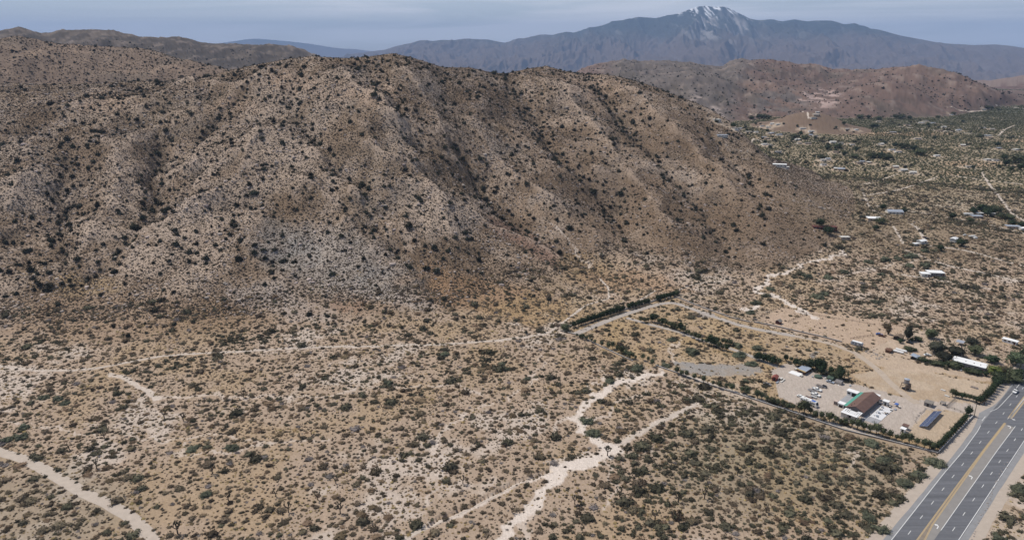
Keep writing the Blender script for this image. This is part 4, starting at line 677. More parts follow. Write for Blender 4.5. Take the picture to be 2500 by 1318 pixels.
pickup(*Z1(925, 420), VY, 'white pickup truck parked furthest from the motorhome, beside two grey trailers'); pickup(*Z1(905, 497), VY, 'white pickup truck parked nearest to the motorhome in the gravel yard'); car(*Z1(690, 528), VY, 'low white car parked behind the tail of the motorhome', 'white_paint')
flatbed(*Z1(855, 440), VY, 'narrow white-loaded trailer between the two white pickup trucks', 5., 1.6, 'grey_wood', None); flatbed(*Z1(965, 370), VY, 'empty brown flatbed trailer at the far end of the parked row', 4.2); flatbed(*Z1(1035, 382), VY, 'small trailer with a dark load at the far end of the parked row', 3., 1.7, 'wood', 'dark')
flatbed(*Z1(805, 545), VY, 'rusty flatbed trailer between the white car and the near white pickup', 4.4, 1.9, 'rust'); flatbed(*Z1(880, 530), VY, 'pale empty trailer frame on the open side of the near white pickup', 3.4, 1.6, 'off_white')
car(*Z1(1120, 310), VY+.1, 'blue and white car parked in front of the green tent', 'blue_metal'); car(*Z1(200, 345), VY+.3, 'dark old car standing among bushes left of the red shed', 'grey_wall')
pickup(*Z2(2268, 452), BA+math.pi, 'white pickup truck driving on the highway', cap=True, z=.1)
# workshop hut with blue-grey and ochre roof, tarp, pool, tent, drum hut
x, y = P(*Z1(740, 215)); hy = yawpx(Z1(740, 215), Z1(845, 240)); T = root('hut', x, y, BA, 'low hut with blue-grey and ochre metal roof sheets at the back of the gravel yard', 'hut'); D1 = 5.5
MB().box(0, 8.5, .1, 4.7, 0, 2.0).obj('wall', M['rust'], T)
for i in range(6): MB().quadbox([(-.3+i*1.55, -.4, 2.1), (1.2+i*1.55, -.4, 2.1), (1.2+i*1.55, 5.2, 2.5), (-.3+i*1.55, 5.2, 2.5), (-.3+i*1.55, -.4, 2.18), (1.2+i*1.55, -.4, 2.18), (1.2+i*1.55, 5.2, 2.58), (-.3+i*1.55, 5.2, 2.58)]).obj('roof_sheet', M['ochre'] if i < 1 else M['blue_metal'], T)
MB().box(-.06, 0, 1.5, 3, 0, 1.8).obj('door', M['dark'], T)
x, y = P(*Z1(620, 200)); T = root('tarp', x, y, BA, 'white sheeting spread left of the low hut', 'tarp'); MB().quadbox([(-2, -3, 0), (2.4, -3.4, 0), (2.6, 4.2, 0), (-1.2, 4.6, 0), (-1.8, -2.8, .5), (2.2, -3.1, .9), (2.3, 3.8, .6), (-1, 4.2, .4)]).obj('sheet', M['white_roof'], T)
x, y = P(*Z1(940, 245)); T = root('water_tank', x, y, 0, 'round dark green stock tank beside the low hut', 'tank'); MB().cyl(0, 0, 0, 1.1, 2.2, 20).obj('tank_wall', M['canvas_green'], T); MB().cyl(0, 0, 1.1, 1.5, 2.25, 20, .6).obj('cover', M['canvas_green'], T)
x, y = P(*Z1(1130, 270)); T = root('tent', x, y, BA, 'dark green canvas tent between the stock tank and the dark drum hut', 'tent'); MB().prism([(-2, 0), (2, 0), (2, 1.2), (0, 2.2), (-2, 1.2)], -1.8, 1.8).obj('canvas', M['canvas_green'], T); MB().box(-2.03, -2.0, -.4, .4, 0, 1.1).obj('flap', M['dark'], T)
x, y = P(*Z1(1247, 335)); T = root('drum_hut', x, y, BA, 'dark ridged round-topped hut under the big trees', 'hut'); MB().prism([(-1.8, 0), (1.8, 0), (1.8, 1.1), (1.3, 1.8), (.5, 2.2), (-.5, 2.2), (-1.3, 1.8), (-1.8, 1.1)], -1.9, 1.9).obj('shell', M['grey_wall'], T)
for i in range(4): MB().box(-1.2, 1.2, -1.7+i, -1.6+i, 2.2, 2.26).obj('rib', M['metal'], T)
x, y = P(*Z1(262, 290)); T = root('shed', x, y, BA+.2, 'small shed with weathered red metal roof left of the gravel yard', 'shed'); MB().box(0, 4.4, -2.8, 0, 0, 2.0).obj('wall', M['red_metal'], T)
MB().prism([(-3.1, 1.95), (-1.4, 2.9), (-1.4, 2.8), (-3.05, 1.88)], -.3, 4.7, 'x').obj('roof', M['red_metal'], T); MB().prism([(.3, 1.95), (.25, 1.88), (-1.4, 2.8), (-1.4, 2.9)], -.3, 4.7, 'x').obj('roof', M['red_metal'], T); MB().box(-.05, 0, -2, -1, 0, 1.8).obj('door', M['dark'], T)
for q, lab, m, s in [((345, 325), 'long white board pile in front of the red shed', 'off_white', (3, .8, .5)), ((410, 312), 'white panel stack right of the red shed', 'white_paint', (2.2, .9, .4)), ((400, 275), 'dark scrap pile behind the white panel stack', 'dark', (2.4, 1.4, .8)), ((440, 290), 'grey timber pile at the right end of the red shed clutter', 'grey_wood', (2.6, .7, .5)), ((700, 232), 'dark scrap crate in front of the white sheeting', 'grey_wall', (1.8, 1.2, .7)), ((860, 245), 'pale crate between the low hut and the stock tank', 'off_white', (1., .8, .7)),
 ((1250, 352), 'long white board lying in front of the dark drum hut', 'white_paint', (3, .5, .2)), ((1410, 370), 'white box on the bank above the yard, right of the drum hut', 'off_white', (1.6, .7, .4)), ((1045, 262), 'white crate between the stock tank and the tent', 'white_paint', (1.4, .7, .6)), ((620, 132), 'dark junk pile behind the white sheeting', 'wood', (2.4, 1.2, .7))]:
    nm = [w_ for w_ in ('pile', 'stack', 'crate', 'board', 'box') if w_ in lab][0]; junk({'pile': 'scrap_pile', 'stack': 'panel_stack', 'crate': 'crate', 'board': 'board', 'box': 'box'}[nm], *Z1(*q), lab, nm, m, s, parts=1 if nm in ('board',) else 2)
for q, lab in [((1212, 438), 'white boat-shaped trough on the sand above the driveway gate'), ((1268, 522), 'white trough beside the last tree of the driveway row')]: junk('trough', *Z2(*q), lab, 'trough', 'white_paint', (2.4, 1., .5), VY)
x, y = P(*Z2(1668, 400)); T = root('rowing_boat', x, y, VY, 'old upturned pale boat lying on the sandy field', 'boat'); MB().prism([(-2.2, 0), (2.2, 0), (1.5, .7), (-1.6, .7)], -.7, .7).obj('hull', M['stone'], T); MB().box(-1.7, 1.6, -.08, .08, .7, .8).obj('keel', M['maroon'], T)
# ---- water tower
x, y = P(*Z2(660, 418)); T = root('water_tower', x, y, .3, 'dark wooden water tower with round metal tank on four legs', 'water tower')
MB().cyl(0, 0, 4.0, 6.6, 1.5, 18).obj('tank', M['grey_wall'], T); MB().cyl(0, 0, 6.6, 7.0, 1.55, 18, .3).obj('lid', M['metal'], T); MB().box(-1.9, 1.9, -1.9, 1.9, 3.75, 3.97).obj('platform', M['wood'], T)
for a in (-1, 1):
    for b in (-1, 1): MB().tube((a*2.1, b*2.1, 0), (a*1.6, b*1.6, 3.75), .16).obj('leg', M['wood'], T)
for z in (1.2, 2.6):
    for p_, q_ in (((-1.9, -1.9), (1.9, -1.9)), ((1.9, -1.9), (1.9, 1.9)), ((1.9, 1.9), (-1.9, 1.9)), ((-1.9, 1.9), (-1.9, -1.9))): MB().tube((*p_, z), (*q_, z+.9), .09).obj('brace', M['wood'], T)
MB().box(-1.5, 1.5, -1.3, 1.3, .02, .9).obj('log_pile', M['dark'], T); MB().box(-1.7, 1.7, -1.7, -1.62, 1.0, 3.6).obj('board_screen', M['wood'], T)
# ---- utility poles, signs, gate, fences, walls
def pole(px, py, h, label, arm=True):
    x, y = P(px, py); t = root('utility_pole', x, y, BA+1.57, label, 'utility pole'); MB().tube((0, 0, 0), (0, 0, h), .19, 8, .13).obj('post', M['pole'], t)
    if arm: MB().box(-1.2, 1.2, -.07, .07, h-.9, h-.75).obj('crossarm', M['pole'], t); [MB().cyl(a, 0, h-.75, h-.5, .06, 6).obj('insulator', M['dark'], t) for a in (-1.1, -.5, .5, 1.1)]
pole(*Z2(1665, 820), 8.5, 'dark wooden utility pole at the driveway mouth, beside the end of the boundary wall'); pole(*Z2(2152, 290), 11, 'tall dark utility pole between the yellow-green tree and the highway'); pole(2490, 898, 11, 'utility pole at the right edge, behind the large pale green roadside tree')
pole(*Z2(1812, 650), 4.5, 'short pale post standing at the mouth of the driveway', False); pole(*Z7(1775, 840), 9, 'thin lone pole on the scrubby valley floor above the white modern house', False)
def wall_line(pts, h, label, name='boundary_wall', w=.25, m='block', cat='wall', capm='concrete'):
    q = [P(*p) for p in pts]; T = root(name, *q[0], 0, label, cat, z=0); ox, oy = q[0]
    for (x0, y0), (x1, y1) in zip(q[:-1], q[1:]):
        n = max(1, round(math.hypot(x1-x0, y1-y0)/6)); 
        for i in range(n):
            xa, ya, xb, yb = x0+(x1-x0)*i/n, y0+(y1-y0)*i/n, x0+(x1-x0)*(i+1)/n, y0+(y1-y0)*(i+1)/n; a = math.atan2(yb-ya, xb-xa); l = math.hypot(xb-xa, yb-ya)
            me = MB().box(0, l-.03, -w/2, w/2, -.3, h).obj('wall_panel', M[m], T); me.location = (xa-ox, ya-oy, float(zat(xa, ya)[0])); me.rotation_euler = (0, 0, a); c = MB().box(0, l-.03, -w/2-.06, w/2+.06, h, h+.07).obj('cap', M[capm], me)
    mark(q, 1.2)
wall_line([(1368, 808), (1412, 819), (1470, 848), (1530, 876), (1545, 882)], .8, 'low block wall along the near boundary, far half left of the big green bush'); wall_line([(1600, 893), (1655, 912), (1720, 937), (1800, 962), (1900, 996), (2000, 1030), (2060, 1050), (2150, 1072), (2290, 1107)], .8, 'low block wall along the near boundary from the big green bush to the highway corner')
wall_line([(2291, 1106), (2374, 1019)], 1.2, 'block wall between the tree hedge and the highway verge'); wall_line([(1372, 803), (1500, 764), (1580, 741), (1640, 722)], 1.0, 'dark wall below the dense far row of trees'); wall_line([(1640, 722), (1700, 746), (1780, 775), (1832, 788)], .9, 'low wall along the grey driveway, from the far tree corner'); wall_line([Z4(0, 545), Z4(300, 600), Z4(640, 680), Z4(1000, 760), Z4(1350, 850)], .9, 'low wall along the grey driveway below the horse pens')
def fence(pts, label, h=1.3, gap=3., rails=2, m='wood', name='fence', cat='fence', post=.09):
    q = [P(*p) for p in pts]; T = root(name, *q[0], 0, label, cat, z=0); ox, oy = q[0]; pm = MB().box(-post, post, -post, post, -.2, h).mesh('post', M[m])
    for (x0, y0), (x1, y1) in zip(q[:-1], q[1:]):
        l = math.hypot(x1-x0, y1-y0); n = max(1, round(l/gap)); a = math.atan2(y1-y0, x1-x0); rm = MB().box(0, l/n, -.03, .03, -.05, .07).mesh('rail', M[m])
        for i in range(n+1):
            xa, ya = x0+(x1-x0)*i/n, y0+(y1-y0)*i/n; z = float(zat(xa, ya)[0]); o = bpy.data.objects.new('post', pm); COL.objects.link(o); o.parent = T; o.location = (xa-ox, ya-oy, z)
            if i < n:
                for k in range(rails): o = bpy.data.objects.new('rail', rm); COL.objects.link(o); o.parent = T; o.location = (xa-ox, ya-oy, z+h*(.4+.45*k)); o.rotation_euler = (0, 0, a)
fence([Z4(130, 460), Z4(240, 390), Z4(405, 320)], 'wooden fence along the left side of the empty riding pen'); fence([Z4(405, 320), Z4(610, 350), Z4(800, 415)], 'wooden fence along the far side of the empty riding pen'); fence([Z4(525, 545), Z4(660, 480), Z4(800, 420)], 'wooden fence between the empty riding pen and the bushy pen', 1.6, 2.6)
fence([Z4(805, 412), Z4(1000, 450), Z4(1300, 500), Z4(1500, 525), Z4(1850, 590)], 'long wire fence along the far side of the bushy pen', 1.3, 5); fence([Z4(1480, 800), Z4(1620, 775), Z4(1740, 760), Z4(1820, 735)], 'short wooden fence left of the blue car'); fence([Z4(2120, 590), Z4(2230, 610), Z5(560, 430), Z5(700, 450)], 'fence behind the dark pine and the round tree')
fence([Z2(1255, 690), Z2(1390, 570)], 'grey slatted gate across the driveway mouth', 1.5, 1.6, 3, 'grey_wood', 'gate', 'gate'); fence([Z2(1270, 690), Z2(1380, 715), Z2(1560, 790), Z2(1640, 815)], 'low wire fence between the driveway and the solar lot', 1.1, 3., 2, 'grey_wood'); fence([Z5(980, 530), Z5(1090, 545), Z5(1240, 590)], 'low fence behind the pergola posts')
fence([Z5(1650, 720), Z5(1780, 760), Z5(1960, 800), Z5(2070, 835)], 'dark low fence along the sandy lane behind the house', 1.0, 3, 2)
x, y = P(*Z2(1232, 665)); T = root('lattice_box', x, y, BA, 'brown lattice enclosure at the inner end of the driveway gate', 'enclosure')
for i in range(6): MB().box(i*.45, i*.45+.15, 0, .06, 0, 1.6).obj('slat', M['grey_wood'], T); MB().box(i*.45, i*.45+.15, 2.3, 2.36, 0, 1.6).obj('slat', M['grey_wood'], T)
MB().box(-.1, 2.7, -.1, 2.45, 1.6, 1.68).obj('top', M['grey_wood'], T)
# rows of pale boulders
sv, sf = ico(1)
def rocks(name, label, m, k=3):
    r = []
    for i in range(k):
        d = np.array([1+.35*mnoise.noise(Vector(p)*1.4+Vector((i*5.3, 1, 0))) for p in sv]); me = bpy.data.meshes.new(name); me.from_pydata((sv*d[:, None]*[1, .8, .6]).tolist(), [], sf.tolist()); me.materials.append(m); r.append(me)
    return r
RK = rocks('boulder', '', M['stone']); rk_n = 0
def rockrow(pts, n, s, group, label, jit=.5, mats=None):
    global rk_n
    q = np.array([P(*p) for p in pts]); d = np.r_[0, np.cumsum(np.hypot(*np.diff(q, axis=0).T))]
    for i in range(n):
        t_ = d[-1]*(i+.5)/n; x = float(np.interp(t_, d, q[:, 0]))+rg.uniform(-jit, jit); y = float(np.interp(t_, d, q[:, 1]))+rg.uniform(-jit, jit)
        o = bpy.data.objects.new('boulder', RK[i % 3]); COL.objects.link(o); o.location = (x, y, float(zat(x, y)[0])+.1); k = s*rg.uniform(.6, 1.3); o.scale = (k, k, k); o.rotation_euler = (0, 0, rg.uniform(0, 6)); tag(o, label, 'boulder', group)
rockrow([Z2(960, 700), Z2(900, 760), Z2(850, 800), Z2(820, 850), Z2(810, 920)], 26, .5, 'boulders edging the solar lot', 'pale boulder in the line edging the yard side of the solar lot')
rockrow([(2462, 1128), (2440, 1160), (2415, 1230), (2390, 1270), (2370, 1318)], 34, .42, 'dark stones along the highway verge', 'dark stone in the loose line along the right-hand verge of the highway', .7)
rockrow([Z6(1330, 240), Z6(1420, 215), Z6(1480, 230)], 12, .9, 'boulders at the far tree corner', 'grey boulder heaped at the far corner of the tree-lined driveway', 1.5)
rockrow([Z4(1650, 960), Z4(1800, 1010), Z4(1950, 1080)], 34, .7, 'boulders below the travel trailer', 'pale boulder strewn on the sand below the travel trailer', 4.)
rockrow([Z6(370, 600), Z6(520, 590), Z6(470, 620)], 10, .6, 'boulders near the row corner', 'pale boulder on the grass near the left end of the pale driveway', 1.5)
# ---- trees
def tree_thing(name, label, cat, x, y, seed, rx, h, m, nl=260, trunk=.13, clear=.3, sub=2, group=None, ls=.2, lump=.45):
    t = root(name, x, y, 0, label, cat, group); rz = h*(1-clear)/2; zc = h*clear+rz; v, f = crown(seed, rx, rz, zc, sub, nl, ls, lump, False, .74); me = bpy.data.meshes.new('crown'); me.from_pydata(v.tolist(), [], f.tolist()); me.materials.append(m)
    o = bpy.data.objects.new('crown', me); COL.objects.link(o); o.parent = t; b = MB().tube((0, 0, -.1), (.05, .03, h*clear+rz*.6), trunk, 7, trunk*.6)
    for k in range(3): a = k*2.1+seed; b.tube((0.03, 0.02, h*clear), (math.cos(a)*rx*.5, math.sin(a)*rx*.5, zc+.1*rz), trunk*.5, 5, trunk*.25)
    b.obj('trunk', m_bark, t); return t
m_row = mat('row_leaf', (.078, .088, .048), .85, rnd=.22, noise=.3, nscale=1.5, spec=.15); m_rowd = mat('row_leaf_dark', (.036, .052, .026), .85, rnd=.2, noise=.3, nscale=1.2, spec=.15); m_rowb = mat('row_leaf_brown', (.10, .078, .045), .9, rnd=.2, noise=.3, nscale=1.5)
m_yg = mat('yellow_green_leaf', (.13, .15, .035), .85, rnd=.1, noise=.25, nscale=1.); m_pg = mat('pale_green_leaf', (.085, .115, .060), .85, rnd=.1, noise=.3, nscale=.8)
x, y = P(*Z6(620, 795)); TA = [tree_thing('young_tree', 'tallest young tree in the far half of the near boundary row', 'tree', x, y, 31, 1.5, 4.3, m_row, clear=.28)]
x, y = P(*Z6(500, 752)); TA.append(tree_thing('young_tree', 'slim young tree, fifth in the near boundary row from its far corner', 'tree', x, y, 32, 1.15, 3.5, m_row, clear=.35, nl=200)); x, y = P(*Z6(330, 690)); TA.append(tree_thing('young_tree', 'small young tree, first in the near boundary row at its far corner', 'tree', x, y, 33, 1.1, 3.2, m_row, clear=.3, nl=200))
ORD = ['first', 'second', 'third', 'fourth', 'fifth', 'sixth', 'seventh', 'eighth', 'ninth', 'tenth', 'eleventh', 'twelfth', 'thirteenth', 'fourteenth', 'fifteenth', 'sixteenth', 'seventeenth', 'eighteenth', 'nineteenth', 'twentieth', 'twenty-first', 'twenty-second', 'twenty-third', 'twenty-fourth', 'twenty-fifth', 'twenty-sixth', 'twenty-seventh', 'twenty-eighth', 'twenty-ninth', 'thirtieth', 'thirty-first', 'thirty-second', 'thirty-third', 'thirty-fourth', 'thirty-fifth', 'thirty-sixth', 'thirty-seventh', 'thirty-eighth', 'thirty-ninth', 'fortieth']
def row(feet, sizes, text, group, mats=None, pool=None, start=0, k=1.28):
    for i, (p, s) in enumerate(zip(feet, sizes)):
        if p is None: continue
        x, y = P(*p); w_ = 'small' if s < .9 else ('large' if s > 1.25 else 'mid-sized'); src = (pool or TA)[(i*7+int(s*10)) % len(pool or TA)]
        c = copy_thing(src, x, y, rg.uniform(0, 6.28), f'{w_} {text[0]}, {ORD[(i+start) % 40]} {text[1]}', group, tuple(k*s*rg.uniform(.92, 1.1) for _ in range(3)))
        TREE_KEEP.append((x, y, 1.2))
f1 = [Z6(a, b) for a, b in [(365, 705), (400, 715), (440, 725), (540, 765), (700, 830), (750, 825), (800, 860), (850, 880), (900, 910), (945, 940), (985, 935), (1015, 955), (1105, 960), (1165, 985), (1210, 1030)]]
row(f1, [.8, .8, .95, .8, 1.2, 1.0, 1.0, 1.15, 1.15, 1.4, 1.0, .8, .9, .9, 1.15], ('tree in far half of near boundary row', 'from far corner'), 'trees of the near boundary row')
f2 = [Z6(1500, 1120), Z6(1555, 1145), Z6(1610, 1160)]+[Z8(a, b) for a, b in [(885, 145), (955, 170), (1023, 190), (1068, 205), (1120, 215), (1165, 228), (1235, 240), (1275, 258), (1350, 283), (1382, 290), (1418, 308), (1460, 322), (1497, 330), (1535, 345), (1575, 360), (1608, 368), (1660, 380), (1693, 393), (1738, 398), (1775, 428), (1820, 440)]]
row(f2, [.95, .85, 1.1, 1.1, 1.25, .85, .95, .95, 1.05, 1.05, 1.1, 1.5, 1., .95, 1.2, 1., 1.25, .95, 1., 1.1, 1.65, 1.1, 1.3, 1.15], ('round tree of near boundary row', 'right of the grey lot'), 'trees of the near boundary row')
f3 = [Z8(1880, 452), Z8(1925, 465)]+[Z1(a, b) for a, b in [(1260, 935), (1340, 950), (1430, 980), (1515, 1010), (1610, 1030), (1700, 1060), (1790, 1085)]]+[Z2(a, b) for a, b in [(325, 1115), (430, 1140), (525, 1165), (610, 1195), (715, 1220), (820, 1255), (930, 1290), (1010, 1290), (1060, 1318)]]
row(f3, [1.25, .85, .9, .9, 1.25, 1.5, 1.4, 1.35, 1.3, .95, 1.35, .9, 1.45, 1.1, 1.1, 1.45, 1.3, 1.2], ('tree of boundary row before brown-roofed building', 'towards the highway'), 'trees of the near boundary row')
for a, b in ((1285, 930), (1310, 935), (1350, 945)): q = P(*Z1(a, b)); tree_thing('hedge_bush', {1285: 'brown-leaved hedge bush at the left corner of the white carport', 1310: 'brown-leaved hedge bush in the middle before the white carport', 1350: 'brown-leaved hedge bush right of its two twins before the carport'}[a], 'bush', *q, 40+a % 7, 1.5, 2.6, m_rowb, clear=.05)
# dense far row
x, y = P(1380, 807); TD = [tree_thing('row_tree', 'largest round green tree, at the left end of the dense far row', 'tree', x, y, 35, 3.3, 5.2, m_row, clear=.15, nl=420, trunk=.2)]
x, y = P(1402, 799); TD.append(tree_thing('row_tree', 'dark green tree, second from left in the dense far row', 'tree', x, y, 36, 2.0, 5.0, m_rowd, clear=.22, nl=300, trunk=.16)); x, y = P(1412, 795); TD.append(tree_thing('row_tree', 'dark upright tree, third from the left in the dense far row', 'tree', x, y, 37, 1.7, 5.0, m_rowd, clear=.22, nl=280, trunk=.16))
A0, A1_ = (1420, 792), (1652, 722); n = 30; ft = [(A0[0]+(A1_[0]-A0[0])*i/n, A0[1]+(A1_[1]-A0[1])*i/n-2*math.sin(i*.11)) for i in range(n)]; ft = [None if i in (14, 22, 23) else p for i, p in enumerate(ft)]
row(ft, [rg.uniform(.9, 1.15) for _ in ft], ('dark tree in dense far row', 'from its left end'), 'dense far row of trees', pool=TD[1:], start=3, k=.97); q = P(1652, 720); copy_thing(TD[0], *q, 2., 'round green tree at the right-hand corner of the dense far row', None, .8)
# middle row
fm = [Z6(a, b) for a, b in [(1080, 512), (1125, 520), (1165, 510), (1210, 512), (1245, 512), (1290, 532), (1330, 545), (1365, 560), (1405, 572), (1440, 590), (1475, 600), (1500, 610), (1540, 622), (1580, 640), (1610, 655), (1640, 660), (1670, 690), (1712, 712), (1755, 730), (1800, 755), (1845, 770), (1890, 785), (1935, 800), (1960, 775), (2035, 770), (2075, 780), (2130, 790), (1998, 830), (2040, 840), (2085, 850)]]
row(fm, [rg.uniform(.8, 1.25) for _ in fm], ('slim tree in middle row across yellow grass', 'from far end'), 'middle row of trees', pool=TA+[TD[2]])
fm2 = [Z6(2430, 960), Z6(2470, 965)]+[Z4(a, b) for a, b in [(80, 1120), (150, 1145), (215, 1160), (290, 1185), (375, 1200), (490, 1130), (570, 1150), (645, 1210), (700, 1230), (745, 1240), (800, 1250), (860, 1255), (910, 1262), (960, 1265), (1010, 1275), (1050, 1290)]]
row(fm2, [1, 1, 1.2, 1.1, 1.2, 1.3, 1.35, .9, .9, 1.1, 1.3, 1.4, 1.5, 1.5, 1.5, 1.5, 1.4, 1.3], ('dark tree in row behind the low hut', 'from the left'), 'middle row of trees', pool=[TD[1], TA[0]], k=1.)
q = P(*Z1(980, 210)); copy_thing(TD[1], *q, 1., 'dark tree with bare trunk right behind the stock tank', None, 1.25); q = P(*Z1(1120, 215)); copy_thing(TD[2], *q, 2., 'dark tree behind the green tent', None, 1.2)
q = P(*Z1(1200, 262)); copy_thing(TD[0], *q, 1., 'broad dark tree left of its twin above the drum hut', None, 1.0); q = P(*Z1(1265, 268)); copy_thing(TD[1], *q, 4., 'broad dark tree directly above the drum hut', None, 1.65); q = P(*Z1(1378, 245)); copy_thing(TA[1], *q, 4., 'single small tree right of the broad dark trees', None, .9)
# hedge rows by the highway
H0, H1_ = (2288, 1098), (2366, 1016); ft = [(H0[0]+(H1_[0]-H0[0])*i/17, H0[1]+(H1_[1]-H0[1])*i/17) for i in range(16)]; row(ft, [rg.uniform(.8, .95) for _ in ft], ('dark tree between solar lot and highway', 'from near corner'), 'hedge trees by the highway', pool=TD[1:], k=.9)
q = P(*Z2(1575, 800)); copy_thing(TD[1], *q, 3., 'round dark tree at the driveway end of the solar-lot hedge', None, 1.1)
ft = [Z2(a, b) for a, b in [(1345, 530), (1390, 535), (1440, 548), (1490, 560), (1545, 570), (1600, 585), (1650, 600), (1700, 620), (1750, 630)]]; row(ft, [1.3, .9, .9, .95, .9, 1., .95, .95, 1.], ('tree beyond the driveway mouth', 'from the gate'), 'trees along the driveway mouth', pool=[TD[2], TA[0]], k=.95)
ft = [Z2(a, b) for a, b in [(1790, 610), (1820, 580), (1850, 545), (1885, 510), (1915, 475), (1945, 440), (1975, 405), (2005, 370), (2035, 335), (2065, 300)]]; row(ft, [rg.uniform(.95, 1.15) for _ in ft], ('dark hedge tree beside the sandy field', 'from the driveway'), 'hedge trees along the sandy field', pool=TD[1:], k=1.)
# home lot trees
def big(px, py, name, label, seed, rx, h, m, clear=.12, nl=520, **k): x, y = P(px, py); t = tree_thing(name, label, 'tree', x, y, seed, rx, h, m, nl=nl, trunk=.28, clear=clear, sub=3, ls=.13, **k); TREE_KEEP.append((x, y, rx*.8)); return t
G1 = big(*Z5(960, 800), 'broadleaf_tree', 'large dark round tree left of its twin behind the white-roofed house', 51, 6.2, 8.2, m_jun); big(*Z5(1270, 850), 'broadleaf_tree', 'large dark tree directly behind the white-roofed house', 52, 6.0, 7.2, m_jun); big(*Z5(1075, 935), 'broadleaf_tree', 'dark spreading tree at the left end of the white-roofed house', 53, 5.2, 6.6, m_jun)
big(*Z5(1520, 690), 'broadleaf_tree', 'dark round tree right of the grey panel roof behind the house', 54, 4.4, 6.5, m_jun); big(*Z5(1580, 830), 'broadleaf_tree', 'mid-green tree behind the right end of the white-roofed house', 55, 5.0, 6.8, m_row); big(*Z5(1850, 950), 'broadleaf_tree', 'dark flat-topped tree right of the white-roofed house', 56, 4.8, 5.0, m_rowd)
big(*Z5(500, 590), 'pine_tree', 'dark conical pine standing over the brown-roofed hut', 57, 3.2, 10.5, m_jun, .08); big(*Z5(860, 560), 'broadleaf_tree', 'round green tree alone on the sandy lane behind the hut', 58, 4.6, 6.6, m_row); big(*Z5(1880, 1130), 'broadleaf_tree', 'bright yellow-green round tree before the white-roofed house', 59, 4.6, 5.2, m_yg, .05); big(*Z5(2240, 1000), 'broadleaf_tree', 'large pale green tree beside the highway at the right edge', 60, 6.4, 9.5, m_pg)
big(*Z5(2010, 1120), 'broadleaf_tree', 'reddish-brown leafed tree between the yellow-green tree and the tall pole', 61, 3.4, 4.4, m_rowb); big(*Z5(180, 500), 'palm_like_tree', 'tall shaggy brown-green tree behind the blue car', 62, 1.8, 8.5, m_rowb, .05); big(*Z5(160, 400), 'broadleaf_tree', 'round dark-brown bush tree behind the shaggy tree', 63, 3.0, 3.6, m_rowb, .05)
big(*Z5(2330, 930), 'broadleaf_tree', 'dark narrow tree on the right edge above the highway', 64, 2.6, 9, m_rowd)
for i, (a, b, r, h) in enumerate([(2190, 1180, 3, 4), (2250, 1180, 3.2, 4.4), (2300, 1150, 3, 4), (2200, 1260, 3, 3.4), (2280, 1240, 2.8, 3.6), (1950, 1220, 3.6, 4.5), (2010, 1250, 3.2, 4.2), (1900, 1270, 2.8, 3.4)]):
    q = P(*Z5(a, b)); copy_thing(TD[i % 3], *q, i*1., f'bushy green tree, {ORD[i]} of the roadside clump near the tall pole', 'roadside clump trees', (r/2.1, r/2.1, h/4.8))
for i, (a, b, r, h) in enumerate([(700, 920, 1.8, 2.4), (780, 950, 2.2, 2.6), (860, 970, 2.2, 2.8), (950, 990, 2.4, 2.6), (1050, 1010, 2.4, 2.8), (1150, 1020, 2.6, 3.4), (1230, 1030, 2.8, 3.6), (1320, 1050, 2.2, 3.), (1440, 1110, 2.4, 3.), (1540, 1130, 2.4, 3), (1650, 1150, 2.4, 3), (1750, 1170, 2.2, 3), (510, 760, 2., 2.6), (620, 770, 1.6, 2), (560, 620, 1.8, 3), (660, 600, 2, 2.6), (380, 640, 2, 3.2)]):
    q = P(*Z5(a, b)); copy_thing(TD[i % 3], *q, i*1., f'low garden bush before the white-roofed house, {ORD[i]} of its line', 'garden bushes of the house lot', (r/2.1, r/2.1, h/5.))
